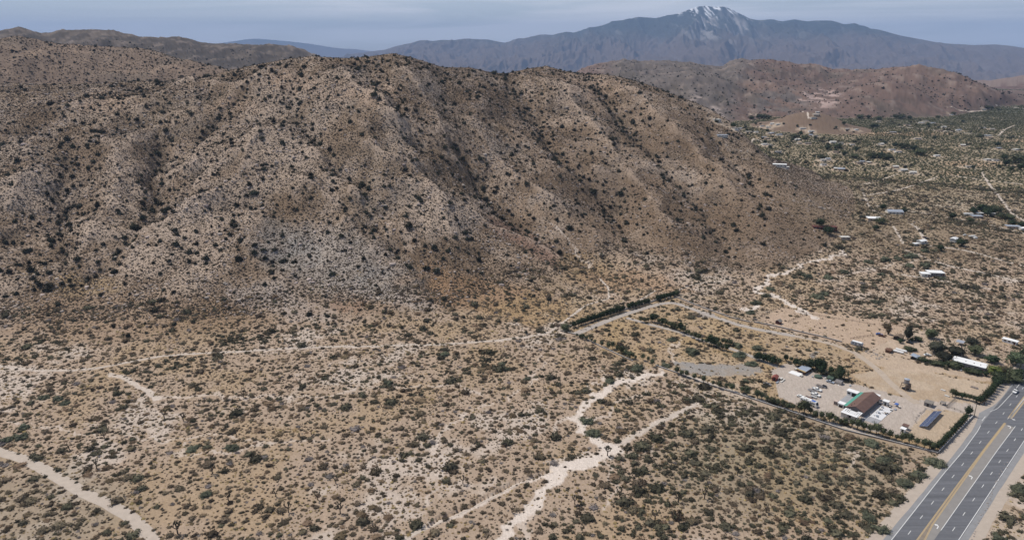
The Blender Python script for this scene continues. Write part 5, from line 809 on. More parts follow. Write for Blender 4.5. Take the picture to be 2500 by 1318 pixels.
# mesquite bushes seen one by one
x, y = P(1690, 862); v, f = crown(71, 1, .55, 0, 3, 420, .13, .5, True, .85); meq = bpy.data.meshes.new('mesquite_bush'); meq.from_pydata(v.tolist(), [], f.tolist()); meq.materials.append(m_mesq); v, f = crown(72, 1, .6, 0, 3, 420, .13, .5, True, .85); meq2 = bpy.data.meshes.new('mesquite_bush'); meq2.from_pydata(v.tolist(), [], f.tolist()); meq2.materials.append(m_mesq)
MESQ = [(1087, 866, 3.4, 'alone beside the long pale trail'), (1690, 862, 5.4, 'largest one inside the tree-lined lot'), (1805, 868, 4.5, 'between the middle tree row and the grey lot'), (1556, 902, 4.6, 'at the gap in the near boundary wall'), (1490, 932, 3.4, 'dark one in the sandy wash'), (1432, 1030, 4., 'upper one of two in the bend of the wash'), (1448, 1060, 4., 'lower one of two in the bend of the wash'), (1800, 846, 4.2, 'above the middle row by the driveway'), (1850, 852, 4., 'right end of the green clump by the middle row'), (1820, 932, 2.6, 'alone below the grey lot'), (1835, 890, 3.8, 'over the right end of the grey lot'), (1625, 893, 3.6, 'dark clump at the left end of the grey lot'), (1640, 830, 3.4, 'small, left of the largest one in the lot'),
 (1970, 678, 5, 'along the creek below the hill, left'), (1995, 727, 5.2, 'in front of the riding pen'), (2012, 720, 4, 'overlapping the one before the riding pen'), (2136, 738, 4, 'alone above the long wire fence'), (2222, 636, 6, 'domed, in the middle of the pale creek bed'), (2257, 626, 4.6, 'behind the domed one in the creek bed'), (2258, 655, 5, 'below the domed one in the creek bed'), (2222, 655, 4.2, 'left below the domed one'), (2160, 642, 5.4, 'left part of the creek clump'), (2120, 646, 4.4, 'left end of the creek clump'), (2190, 640, 4.4, 'right part of the creek clump'), (2020, 680, 4.4, 'two bushes right along the creek'), (2060, 668, 4.4, 'middle of the creek line'), (1880, 708, 4, 'by the creek mouth'), (1845, 742, 4.6, 'left of the riding pen'), (1832, 764, 3.8, 'just above the grey driveway'), (2150, 673, 3.5, 'left of the white modern house'), (2300, 682, 3.4, 'right behind the white modern house'), (1870, 724, 4, 'in the pale creek bed near the pen'),
 (1226, 890, 2.6, 'upper of a pair on the plain'), (1238, 902, 2.4, 'lower of a pair on the plain'), (105, 972, 3., 'left of three on the left plain'), (142, 975, 3.2, 'middle of three on the left plain'), (158, 985, 2.8, 'right of three on the left plain'), (50, 1068, 3.8, 'largest at the left edge'), (14, 1076, 3.2, 'cut by the left edge'), (60, 1044, 3.2, 'behind the largest at the left edge'), (2130, 1085, 4.2, 'nearest to the boundary wall'), (2156, 1130, 4.2, 'a little below the boundary wall'), (2210, 1182, 4., 'next to the verge, upper'), (2242, 1162, 3.6, 'next to the verge, top'), (2282, 1132, 4.6, 'at the wall corner by the highway'), (2150, 1294, 3.6, 'next to the verge near the bottom edge'), (2118, 1262, 3.4, 'left of the one near the bottom edge'), (2440, 1316, 3.5, 'beyond the highway at the bottom edge'), (2490, 1195, 4., 'beyond the highway at the right edge'), (1285, 926, 2.2, 'on the plain right of the pair'), (503, 1208, 2.8, 'alone in the lower left plain'), (948, 937, 3.4, 'beside the thin wash in mid plain'), (565, 1095, 3.6, 'flat, largest in the left mid plain'), (470, 1098, 3.2, 'left of the large flat one')]
for i, (px, py, r, lab) in enumerate(MESQ):
    x, y = P(px, py); o = bpy.data.objects.new('mesquite_bush', (meq, meq2)[i % 2]); COL.objects.link(o); o.location = (x, y, float(zat(x, y)[0])-.1); o.scale = (r, r*rg.uniform(.8, 1), r*rg.uniform(.85, 1.05)); o.rotation_euler = (0, 0, rg.uniform(0, 6.28)); tag(o, 'wide grey-green desert bush '+lab, 'bush', 'wide grey-green desert bushes'); TREE_KEEP.append((x, y, r*.9))
# joshua trees
m_josh = mat('yucca_leaf', (.052, .058, .036), .85, rnd=.2, noise=.3, nscale=2.); jt = []
for sd_ in (1, 2, 3):
    r_ = random.Random(sd_); t = MB(); c = MB(); tips = []; t.tube((0, 0, -.2), (.05, 0, 1.7), .24, 7, .18)
    for k in range(3+sd_ % 2+1):
        a = k*6.28/(3+sd_ % 2+1)+r_.uniform(-.4, .4); l = r_.uniform(.7, 1.1); p1 = (math.cos(a)*l, math.sin(a)*l, 2.3+r_.uniform(0, .5)); p2 = (p1[0]*1.35, p1[1]*1.35, p1[2]+r_.uniform(.7, 1.2)); t.tube((.05, 0, 1.6), p1, .15, 6, .12); t.tube(p1, p2, .12, 6, .1); tips += [p2]
        if r_.random() < .6: p3 = (p1[0]*.5, p1[1]*.5+.3, p1[2]+1.2); t.tube(p1, p3, .12, 6, .1); tips.append(p3)
    for p in tips:
        for j in range(26):
            d = Vector((r_.gauss(0, 1), r_.gauss(0, 1), r_.gauss(.3, 1))).normalized(); w = d.orthogonal().normalized()*.09; q = Vector(p); e = q+d*r_.uniform(.4, .6); n_ = len(c.v); c.v += [tuple(q-w), tuple(q+w), tuple(e)]; c.f.append((n_, n_+1, n_+2))
    rt = bpy.data.objects.new('joshua_tree', None); COL.objects.link(rt); o = t.obj('trunk', m_bark, rt); me = bpy.data.meshes.new('leaf_cluster'); me.from_pydata(c.v, [], c.f); me.materials.append(m_josh); o = bpy.data.objects.new('leaf_cluster', me); COL.objects.link(o); o.parent = rt; jt.append(rt)
JO = [(1483, 1112, 1.1, 'pale forked one standing where the wash meets the trail'), (1513, 1212, 1.1, 'spreading one below the wash junction'), (1720, 1217, 1.1, 'bare branched one in the middle of the lower right plain'), (1656, 1225, 1., 'small one with pale crown left of the bare branched one'), (1599, 1270, 1.1, 'one with a short thin neighbour near the bottom edge'), (1642, 1265, .9, 'left one of a thin pair near the bottom edge'), (1657, 1274, 1.15, 'right one of a thin pair near the bottom edge'), (1548, 1172, .9, 'short one above the branched group'), (1651, 1098, .8, 'thin one among brown scrub above mid plain'), (1403, 1230, .9, 'dark stub one right of the wash'), (1234, 1092, .9, 'two-armed one left of the wash'), (1024, 966, 1., 'left one of two upright ones on the thin wash'), (1067, 966, .9, 'right one of two upright ones on the thin wash'), (935, 1000, .8, 'small one left of the upright pair'), (831, 1252, 1., 'spiky one near the bottom centre'), (434, 1302, 1.2, 'largest many-branched one in the lower left'), (401, 1020, 1.1, 'dark one below the forked trail'), (448, 1027, 1., 'dark low one right of the forked trail'), (595, 970, .9, 'single one on the pale left wash'), (255, 1070, .9, 'pair-like one in the left plain'), (236, 1142, 1., 'squat one in the left plain above the dirt road'), (519, 1156, 1., 'one beside a round bush in the lower left plain'), (674, 1212, .9, 'dark thin one in the lower left plain'), (776, 1220, .9, 'thin one right of the dark thin one'), (558, 1222, .9, 'low one above the largest bush'), (169, 1096, .9, 'low one near the left edge bushes'), (704, 1250, 1., 'tall one near the bottom left centre'), (980, 1120, .8, 'short one in the centre plain'), (760, 1060, .9, 'one in the left centre plain'), (1120, 880, .8, 'one above the centre plain'), (880, 880, .8, 'one just below the long trail'), (1330, 960, .8, 'one by the upper wash'), (1870, 1250, .9, 'one among green scrub near the highway'), (1800, 1160, .8, 'one among dense green scrub'), (1250, 1250, .9, 'one left of the lower wash'), (1130, 1180, .9, 'one above the eroded gully'), (95, 700, 1., 'one at the foot of the left hill'), (820, 1180, .9, 'one in the lower centre plain'), (330, 790, .9, 'one on the fan below the left hill'), (640, 830, .8, 'one just above the long trail')]
for i, (px, py, s, lab) in enumerate(JO):
    x, y = P(px, py) if py > 850 else raycast(px, py); lab = 'spiky-crowned joshua tree, '+lab; s *= 1.15
    if i < 3: o = jt[i]; o.location = (x, y, float(zat(x, y)[0])); o.rotation_euler = (0, 0, i*2.); o.scale = (s, s, s); tag(o, lab, 'joshua tree', 'joshua trees on the plain')
    else: copy_thing(jt[i % 3], x, y, rg.uniform(0, 6.28), lab, 'joshua trees on the plain', s)
    TREE_KEEP.append((x, y, 1.5))
# ---- buildings of the house lot and the valley
def house(x, y, yaw, L_, W_, h, wall, roof, label, cat='house', gable=0., wins=3, name='house', door=True, over=.4, group=None, z=None, keep=None):
    t = root(name, x, y, yaw, label, cat, group, z=z); TREE_KEEP.append((x, y, keep or max(L_, W_)*.62)); m = M[wall]
    if gable > 0: MB().prism([(-W_/2, -1), (W_/2, -1), (W_/2, h), (0, h+gable), (-W_/2, h)], -L_/2, L_/2, 'x').obj('wall', m, t)
    else: MB().box(-L_/2, L_/2, -W_/2, W_/2, -1, h).obj('wall', m, t)
    if gable > 0:
        sl = gable/(W_/2)
        for s_ in (-1, 1): e = W_/2+over; MB().prism([(s_*e, h-sl*over+.03), (0, h+gable+.03), (0, h+gable+.18), (s_*e, h-sl*over+.18)], -L_/2-over, L_/2+over, 'x').obj('roof', M[roof], t)
    else: MB().box(-L_/2-over, L_/2+over, -W_/2-over, W_/2+over, h+.01, h+.22).obj('roof', M[roof], t)
    for i in range(wins):
        a = -L_/2+L_*(i+.7)/(wins+.4)
        for s_ in (-1, 1): f = MB().box(a-.75, a+.75, s_*W_/2-(.05 if s_ < 0 else -.0), s_*W_/2+(.05 if s_ > 0 else 0), .95, 2.1).obj('window', M['off_white'], t); MB().box(a-.65, a+.65, s_*(W_/2+.055)-.01, s_*(W_/2+.055)+.01, 1.03, 2.02).obj('pane', M['glass'], f)
    if door: MB().box(L_/2-1.6, L_/2-.6, -W_/2-.06, -W_/2-.0, 0, 2.05).obj('door', M['maroon'], t)
    return t
wy = yawpx(Z5(1330, 1060), Z5(1720, 1130)); wy = math.radians(-43); cx, cy = P(*Z5(1520, 960), 3)
T = house(cx, cy, wy, 16.5, 7.8, 3.3, 'grey_wall', 'white_roof', 'long flat white-roofed house among dark trees near the highway', wins=5)
for a in (-3, 1.5, 5): MB().box(a, a+.5, -1, -.5, 3.53, 3.8).obj('roof_vent', M['dark'], T)
cx2, cy2 = P(*Z5(1290, 890), 3); house(cx2, cy2, wy, 3.2, 6.5, 2.9, 'off_white', 'white_roof', 'narrow white-roofed wing at the left end of the long white-roofed house', 'annex', wins=1, door=False, name='annex')
for i in range(5): q = P(*Z5(1360+85*i, 1085+14*i)); junk('garden_bench', *Z5(1360+85*i, 1090+16*i), ['pale bench at the left end of the strip below the white-roofed house', 'pale pot stand second along the strip below the white-roofed house', 'grey garden table midway along the strip below the white-roofed house', 'grey bench fourth along the strip below the white-roofed house', 'pale bench at the right end of the strip below the white-roofed house'][i], ['bench', 'pot stand', 'table', 'bench', 'bench'][i], ['off_white', 'stone', 'grey_wood', 'grey_wood', 'off_white'][i], (1.4, .6, .6))
cx, cy = P(*Z5(625, 850), 2); T = root('open_shed', cx, cy, BA, 'open shed with pale blue metal roof on posts', 'shed'); TREE_KEEP.append((cx, cy, 4))
for i in range(4): MB().quadbox([(-2.6+i*1.35, -2.2, 2.0), (-1.28+i*1.35, -2.2, 2.0), (-1.28+i*1.35, 2.4, 2.6), (-2.6+i*1.35, 2.4, 2.6), (-2.6+i*1.35, -2.2, 2.08), (-1.28+i*1.35, -2.2, 2.08), (-1.28+i*1.35, 2.4, 2.68), (-2.6+i*1.35, 2.4, 2.68)]).obj('roof_sheet', M['blue_metal'], T)
for a in (-2.4, 2.4):
    for b in (-1.9, 2.0): MB().box(a-.08, a+.08, b-.08, b+.08, 0, 2.1).obj('post', M['wood'], T)
MB().box(-2.2, 2.2, .8, 1.9, 0, 1.4).obj('bale_stack', M['dark'], T)
def lying(px, py, yaw, lab, L_=6., r=.75):
    x, y = P(px, py); t = root('storage_tank', x, y, yaw, lab, 'tank'); b = MB(); n = 12
    for xx, q in ((-L_/2-.3, .3), (-L_/2, 1), (L_/2, 1), (L_/2+.3, .3)): b.v += [(xx, q*r*math.cos(6.2832*i/n), r+.25+q*r*math.sin(6.2832*i/n)) for i in range(n)]
    for k in range(3): b.f += [(k*n+i, k*n+(i+1) % n, (k+1)*n+(i+1) % n, (k+1)*n+i) for i in range(n)]
    b.f += [tuple(range(n)), tuple(range(4*n-1, 3*n-1, -1))]; b.obj('shell', M['white_paint'], t); MB().box(-L_/3, -L_/3+.3, -.6, .6, 0, .4).obj('cradle', M['dark'], t); MB().box(L_/3, L_/3+.3, -.6, .6, 0, .4).obj('cradle', M['dark'], t)
lying(*Z5(350, 800), VY+.12, 'nearer of two long white cylinder tanks on the sand'); lying(*Z5(395, 778), VY+.12, 'farther of two long white cylinder tanks on the sand', 6.5)
x, y = P(*Z4(1572, 895)); T = root('travel_trailer', x, y, VY+.1, 'silvery white travel trailer parked beside the driveway bend', 'travel trailer'); MB().prism([(-3.7, .5), (3.7, .5), (3.75, 2.2), (3.3, 2.8), (-3.3, 2.8), (-3.75, 2.2)], -1.2, 1.2).obj('body', M['metal'], T); MB().box(-3.2, 3.2, -1.1, 1.1, 2.81, 2.87).obj('roof', M['white_roof'], T); wheels(T, (-.4, .5), 2.3, .35); TREE_KEEP.append((x, y, 4.5))
for a in (-2.6, -.8, 1.8): MB().box(a, a+.9, -1.23, -1.2, 1.4, 2.0).obj('window', M['glass'], T)
MB().box(.5, 1.2, -1.24, -1.2, .6, 2.3).obj('door', M['off_white'], T); MB().tube((3.7, 0, .5), (4.9, 0, .4), .06).obj('drawbar', M['dark'], T)
q = P(*Z4(378, 560)); house(*q, BA, 3.6, 3.2, 2.1, 'maroon', 'grey_wood', 'small dark brown hut at the near edge of the riding pen', 'hut', 1.0, 0, 'hut', keep=3)
q = P(*Z5(190, 785)); house(*q, BA, 3.4, 3., 1.8, 'rust', 'rust', 'small rust-brown hut left of the two white cylinder tanks', 'hut', .0, 0, 'hut', keep=3)
q = P(*Z5(350, 580)); T = house(*q, BA, 5.5, 5, 2.4, 'dark', 'wood', 'brown-roofed open hut under the dark conical pine', 'hut', .9, 0, 'hut', keep=4)
car(*Z5(45, 500), VY+.4, 'blue car standing left of the shaggy brown-green tree', 'blue_paint'); car(*Z5(85, 525), VY+.2, 'old brown car right in front of the blue car', 'rust'); car(*Z5(535, 635), VY, 'dark car in the shade below the conical pine', 'dark'); car(*Z5(822, 832), VY+.8, 'white car parked between the open blue-roofed shed and the dark trees', 'white_paint'); car(*Z5(1045, 805), VY+.5, 'white car half hidden under the large dark tree', 'white_paint')
x, y = P(*Z5(1090, 640)); T = root('pergola', x, y, BA, 'row of dark pergola posts behind the large dark trees', 'pergola')
for i, (a, b) in enumerate([(1090, 640), (1160, 665), (1238, 685), (1420, 720)]): X_, Y_ = P(*Z5(a, b)); dx, dy = X_-x, Y_-y; la, lb = dx*math.cos(BA)+dy*math.sin(BA), -dx*math.sin(BA)+dy*math.cos(BA); MB().box(la-.12, la+.12, lb-.12, lb+.12, 0, 3.4).obj('post', M['dark'], T)
x, y = P(*Z5(1350, 620), 2); T = root('shade_roof', x, y, BA, 'grey panel shade roof behind the house lot', 'shade roof'); 
for i in range(3): MB().box(-2.6+i*1.75, -.9+i*1.75, -2.3, 2.3, 2.2, 2.3).obj('roof_sheet', M['metal'], T)
for a in (-2.4, 2.3): MB().box(a, a+.15, -2.1, -1.95, 0, 2.2).obj('post', M['wood'], T); MB().box(a, a+.15, 1.9, 2.05, 0, 2.2).obj('post', M['wood'], T)
q = P(*Z5(2150, 605), 1.5); house(*q, VY, 8.5, 3.6, 2.3, 'white_paint', 'white_roof', 'white flat-roofed trailer home above the large pale green roadside tree', 'trailer home', wins=3, name='trailer_home')
# scattered houses, right middle distance
def at(px, py, z=0): 
    p = raycast(px, py); return p
SC = [(Z7(800, 268), 14, 10, 3, 'tan_wall', 'white_roof', 0, -.2, 'white flat-roofed house at the foot of the brown hill'), (Z7(1030, 190), 17, 11, 3, 'off_white', 'metal', 1.6, -.15, 'grey metal gable-roofed house behind the brown knoll'), (Z7(240, 365), 24, 7, 2.8, 'maroon', 'maroon', 0, -.12, 'long low dark red house tucked against the hill spur'), (Z7(290, 378), 9, 6, 2.5, 'maroon', 'wood', 0, -.12, 'brown lower wing in front of the long dark red house'),
 (Z7(1340, 525), 9, 5, 2.6, 'off_white', 'white_roof', .8, .5, 'white-roofed small house at the end of the knoll track'), (Z7(1275, 550), 5, 3.5, 2., 'off_white', 'white_roof', 0, .2, 'small white shed left of the house at the knoll track'), (Z7(1705, 505), 8, 5, 3, 'off_white', 'white_roof', .8, .7, 'small white tilted-roof house right of the knoll track'), (Z7(1490, 885), 13, 8, 3, 'grey_wall', 'white_roof', 0, -.15, 'white modern flat-roofed house in the scrub above the riding pens'), (Z7(1375, 895), 7, 6, 2.6, 'off_white', 'white_roof', 0, -.15, 'low white wing at the left of the white modern house'),
 (Z7(1960, 240), 12, 7, 2.6, 'tan_wall', 'metal', 0, -.1, 'grey flat house left under the big dark tree clump'), (Z7(1990, 208), 8, 6, 2.6, 'off_white', 'white_roof', 0, 0, 'small white roof left behind the big dark tree'), (Z7(2120, 208), 8, 6, 2.6, 'off_white', 'white_roof', 0, 0, 'small white roof right of the big dark tree'), (Z7(2370, 358), 14, 7, 2.8, 'tan_wall', 'metal', 0, -.2, 'grey-roofed house before dark trees near the right edge'), (Z7(2490, 378), 8, 6, 2.6, 'off_white', 'white_roof', 0, 0, 'white roof cut by the right edge'),
 (Z7(470, 478), 9, 5, 2.3, 'tan_wall', 'off_white', 0, 0, 'low pale hut on the creek track below the dark red house'), (Z7(1870, 212), 10, 3, 2.3, 'off_white', 'white_roof', 0, -.1, 'long thin white shed along the far track'),
 ((1895, 406), 26, 8, 3, 'off_white', 'white_roof', 0, -.25, 'long white flat-roofed house on the shoulder of the brown hill'), ((1915, 411), 12, 4, 2.2, 'off_white', 'white_roof', 0, -.25, 'white terrace wing below the long hillside house'), ((1763, 334), 15, 7, 2.6, 'off_white', 'metal', 0, 0, 'pale flat house on the upper hill flank'), ((1992, 283), 16, 12, 4, 'tan_wall', 'off_white', 0, 0, 'pale house on top of the round knoll'), ((1986, 290), 14, 8, 4, 'off_white', 'tan_wall', 0, 0, 'lower terrace building of the knoll house'), ((1996, 276), 10, 6, 3, 'off_white', 'white_roof', 0, 0, 'topmost small white block of the knoll house'), ((2488, 833-3), 0, 0, 0, '', '', 0, 0, '')]
for p, L_, W_, h, wl, rf_, gb, yw, lab in SC:
    if L_ == 0: continue
    x, y = at(*p); house(x, y, yw, L_, W_, h, wl, rf_, lab, 'house' if L_ > 5 else 'shed', gb, max(1, int(L_/4)), keep=L_*.6)
for a, b, lab, pt in [(1390, 560, 'dark car below the small house at the knoll track', 'dark'), (1360, 548, 'brown car left below the small house at the knoll track', 'rust'), (1815, 530, 'tiny white car right of the small white tilted-roof house', 'white_paint')]: car(*Z7(a, b), .3, lab, pt)
for a, b, s in [(1880, 550, .9), (1910, 545, 1.), (1930, 560, .8)]: junk('container', *Z7(a, b), {1880: 'left white container on the cleared lot by the far track', 1910: 'middle white container on the cleared lot by the far track', 1930: 'right low white container on the cleared lot by the far track'}[a], 'container', 'white_paint', (4*s, 2.4, 1.6), .2)
# the valley town: houses with trees
seen = set(); col_w = [('off_white', 'pale'), ('metal', 'grey'), ('tan_wall', 'tan'), ('grey_wood', 'brown'), ('off_white', 'cream')]; near_w = lambda px, py: ('at left end of valley town' if px < 1840 else 'in left quarter of valley town' if px < 1920 else 'in middle of valley town' if px < 2060 and py < 380 else 'on near edge of valley town' if py > 380 and px < 2240 else 'in farthest strip under red hills' if py < 326 else 'in right part of the valley') 
cnt = {}
for i, (px, py) in enumerate(sorted(TW)):
    if (px, py) in seen: continue
    seen.add((px, py)); x, y = at(px, py); rf_, cw = col_w[(i*3) % 5]; d = math.hypot(x, y); L_ = rg.uniform(8, 14)*(1.15 if d > 1800 else 1); gb = rg.choice([0, 0, 1.4]); w_ = near_w(px, py); kk_ = (cw, w_, gb > 0); cnt[kk_] = cnt.get(kk_, 0)+1
    house(x, y, rg.uniform(-.35, .35), L_, rg.uniform(6, 8), 2.8, rg.choice(['off_white', 'tan_wall', 'white_paint']), rf_, f'{cw}-roofed {"gabled" if gb else "flat"} house {w_}, {ORD[cnt[kk_]-1]} from the left', 'house', gb, 2, group='houses of the valley town', keep=L_*.6)
TT = [(1790, 312, 5), (1824, 320, 4), (1845, 305, 5), (1873, 322, 5), (1868, 350, 5), (1940, 338, 6), (1955, 330, 6), (1965, 340, 6), (1935, 345, 5), (1990, 340, 5), (2027, 345, 4), (2041, 314, 4), (2090, 369, 6), (2085, 387, 6), (2006, 388, 5), (2020, 366, 7), (2045, 362, 7), (2130, 386, 7), (2150, 387, 8), (2165, 390, 7), (2100, 290, 8), (2120, 291, 8), (2145, 293, 7), (2060, 305, 6), (2130, 313, 8), (2140, 312, 7), (2230, 370, 9), (2246, 379, 8), (2185, 360, 7), (2200, 362, 8), (2210, 363, 7), (2265, 308, 6), (2281, 340, 5), (2435, 358, 7), (2452, 390, 7), (2455, 405, 8), (2490, 400, 11), (2490, 415, 8), (2468, 418, 5), (2290, 288, 5), (2410, 266, 7), (2422, 267, 6), (2397, 316, 4), (2327, 280, 5), (2350, 299, 5), (2040, 372, 5), (1880, 364, 5), (2395, 336, 5), (2375, 412, 4), (2438, 410, 4), (2095, 345, 4), (2150, 345, 4), (2060, 380, 6), (1850, 290, 7), (1862, 289, 8), (1875, 290, 7), (1835, 291, 6), (2185, 290, 9), (2200, 291, 9), (2220, 292, 8), (1946, 310, 4), (2160, 352, 5),
 (2395, 520, 8), (2410, 528, 7), (2425, 522, 7), (2375, 523, 6), (2155, 512, 5), (2205, 522, 5), (2325, 534, 5), (2368, 541, 3), (2445, 533, 4), (2465, 536, 4), (2470, 552, 5), (2492, 556, 5), (2001, 553, 6), (2022, 572, 6), (2138, 562, 4), (2150, 545, 4), (2345, 600, 5), (2295, 612, 4)]
for i, (px, py, r) in enumerate(sorted(TT)):
    x, y = at(px, py); r *= 1.05; near_ = 'by nearer valley houses' if py > 500 else near_w(px, py); kk_ = ('t', near_); cnt[kk_] = cnt.get(kk_, 0)+1; sz = 'broad' if r > 6.5 else 'small' if r < 4.5 else 'round'
    t = copy_thing(TD[(1, 1, 0)[i % 3]], x, y, i*1.3, f'{sz} dark tree {near_}, {ORD[(cnt[kk_]-1) % 40]} tree there from the list of left to right', 'dark trees of the valley', (r/2.3, r/2.3, r/3.6)); t['label'] = f'{sz} dark tree {near_}, {ORD[(cnt[kk_]-1) % 40]} from the left'

for i in range(170):
    a_, b_ = rg.choice(TW); x, y = at(a_, b_); x += rg.gauss(0, 34); y += rg.gauss(0, 34); o = bpy.data.objects.new('valley_tree', PR['jun'][i % 3]); COL.objects.link(o); k = rg.uniform(1.8, 3.8); o.location = (x, y, float(zat(x, y)[0])-.1); o.scale = (k, k, k*.8); o.rotation_euler = (0, 0, i)
    pp = proj(x, y, 0.); w_ = near_w(pp[0], pp[1]); tag(o, 'small round dark garden tree '+w_, 'tree', 'garden trees '+w_)
# ---------------------------------------------------------------- scrub, bushes, junipers
def gn_stuff(name, xs, ys, zs, sc, mesh_objs, label, cat, flat=None):
    n = len(xs); me = bpy.data.meshes.new(name); me.vertices.add(n); me.vertices.foreach_set('co', np.stack([xs, ys, zs], 1).astype(np.float32).ravel())
    a = me.attributes.new('sc', 'FLOAT_VECTOR', 'POINT'); s3 = np.stack([sc*RNG.uniform(.8, 1.3, n), sc*RNG.uniform(.8, 1.3, n), sc*RNG.uniform(.75, 1.15, n)], 1); a.data.foreach_set('vector', s3.astype(np.float32).ravel())
    a = me.attributes.new('rt', 'FLOAT_VECTOR', 'POINT'); r3 = np.stack([RNG.normal(0, .06, n), RNG.normal(0, .06, n), RNG.uniform(0, 6.28, n)], 1); a.data.foreach_set('vector', r3.astype(np.float32).ravel())
    ob = bpy.data.objects.new(name, me); COL.objects.link(ob); g = bpy.data.node_groups.new(name, 'GeometryNodeTree'); g.interface.new_socket('Geometry', in_out='INPUT', socket_type='NodeSocketGeometry'); g.interface.new_socket('Geometry', in_out='OUTPUT', socket_type='NodeSocketGeometry')
    N = g.nodes.new; gi, go = N('NodeGroupInput'), N('NodeGroupOutput'); iop = N('GeometryNodeInstanceOnPoints'); jn = N('GeometryNodeJoinGeometry'); lk = g.links.new
    for mo in mesh_objs:
        oi = N('GeometryNodeObjectInfo'); oi.transform_space = 'ORIGINAL'; oi.inputs['Object'].default_value = mo; oi.inputs['As Instance'].default_value = True; lk(oi.outputs['Geometry'], jn.inputs['Geometry'])
    iop.inputs['Pick Instance'].default_value = True; ri = N('FunctionNodeRandomValue'); ri.data_type = 'INT'; ri.inputs['Min'].default_value = 0; ri.inputs['Max'].default_value = len(mesh_objs)-1
    for nm_, sk in (('sc', 'Scale'), ('rt', 'Rotation')):
        at = N('GeometryNodeInputNamedAttribute'); at.data_type = 'FLOAT_VECTOR'; at.inputs['Name'].default_value = nm_; lk([x for x in at.outputs if x.name == 'Attribute' and x.enabled][0], iop.inputs[sk])
    lk([x for x in ri.outputs if x.enabled][0], iop.inputs['Instance Index']); lk(gi.outputs[0], iop.inputs['Points']); lk(jn.outputs[0], iop.inputs['Instance']); lk(iop.outputs[0], go.inputs[0])
    md = ob.modifiers.new('scatter', 'NODES'); md.node_group = g; tag(ob, label, cat, None, 'stuff'); return ob
def bare(x, y):
    a = np.arctan2(x, y); r = np.hypot(x, y); return BARE[np.clip(np.searchsorted(az, a), 0, len(az)-1), np.clip(np.searchsorted(rr, r), 0, len(rr)-1)]
def tmat(x, y):
    a = np.arctan2(x, y); r = np.hypot(x, y); return tM[np.clip(np.searchsorted(az, a), 0, len(az)-1), np.clip(np.searchsorted(rr, r), 0, len(rr)-1)]
def cvat(x, y):
    a = np.arctan2(x, y); r = np.hypot(x, y); return CV[np.clip(np.searchsorted(az, a), 0, len(az)-1), np.clip(np.searchsorted(rr, r), 0, len(rr)-1)]
def cand(cell, r0, r1, a0=-44, a1=46, jit=.5):
    x0, x1 = r1*math.sin(math.radians(a0)), r1*math.sin(math.radians(a1)); gx, gy = np.meshgrid(np.arange(x0, x1, cell), np.arange(0, r1, cell)); x = (gx+RNG.uniform(-jit, jit, gx.shape)*cell).ravel(); y = (gy+RNG.uniform(-jit, jit, gx.shape)*cell).ravel()
    r = np.hypot(x, y); a = np.degrees(np.arctan2(x, y)); k = (r > r0) & (r < r1) & (a > a0) & (a < a1); return x[k], y[k]
def keepout(x, y):
    k = np.ones(len(x), bool)
    for (cx, cy, r) in TREE_KEEP: k &= (x-cx)**2+(y-cy)**2 > r*r
    return k
SOURCE = {}
def where(px, py):
    if px > 2330 and py > 1000 and (px-2330) > (1318-py)*.66: return 'beyond the highway'
    if px < 420 and py > 1103+px*.5 and px < 400: return 'left of the curving dirt road'
    if px < 1380 and py < 860: return 'on the slope above the long pale trail'
    if px > 1500 and py > 945 and (py-945) > (px-1500)*.0: return 'between the sandy wash and the highway'
    if px > 1380: return 'among the tree-lined lots'
    if px > 1080: return 'around the pale sandy wash'
    if px < 560: return 'in the left foreground above the dirt road'
    return 'in the middle foreground'
def where_hill(px, py):
    if py < 260: return 'along the hill crest' if px > 500 else 'high on the left hills'
    return 'on the left flank of the hill' if px < 520 else 'on the middle flank of the hill' if px < 1050 else 'on the right flank of the hill'
def individuals(kind, xs, ys, sc, nmax, name, label, cat, group, stuff_name, stuff_label):
    xs, ys, sc = map(np.asarray, (xs, ys, sc)); zs = zat(xs, ys); px, py = proj(xs, ys, zs); d = np.sqrt(xs**2+ys**2+(H-zs)**2); inv = (px > 5) & (px < 2495) & (py > 0) & (py < 1310)
    order = np.argsort(-(sc/d)*inv); top = order[:nmax]; rest = order[nmax:]; protos = []
    for k, i in enumerate(top):
        me = PR[kind][k % len(PR[kind])]; o = bpy.data.objects.new(name, me); COL.objects.link(o); o.location = (xs[i], ys[i], zs[i]-.05); o.rotation_euler = (0, 0, RNG.uniform(0, 6.28))
        s = sc[i]; o.scale = (s*RNG.uniform(.9, 1.2), s*RNG.uniform(.9, 1.2), s*RNG.uniform(.8, 1.1)); w_ = (where_hill if kind == 'jun' else where)(px[i], py[i]); tag(o, label+' '+w_, cat, group+' '+w_)
        if k < len(PR[kind]): protos.append(o)
    if len(rest): gn_stuff(stuff_name, xs[rest], ys[rest], zs[rest]-.05, sc[rest], protos, stuff_label, cat)
    SOURCE[kind] = protos
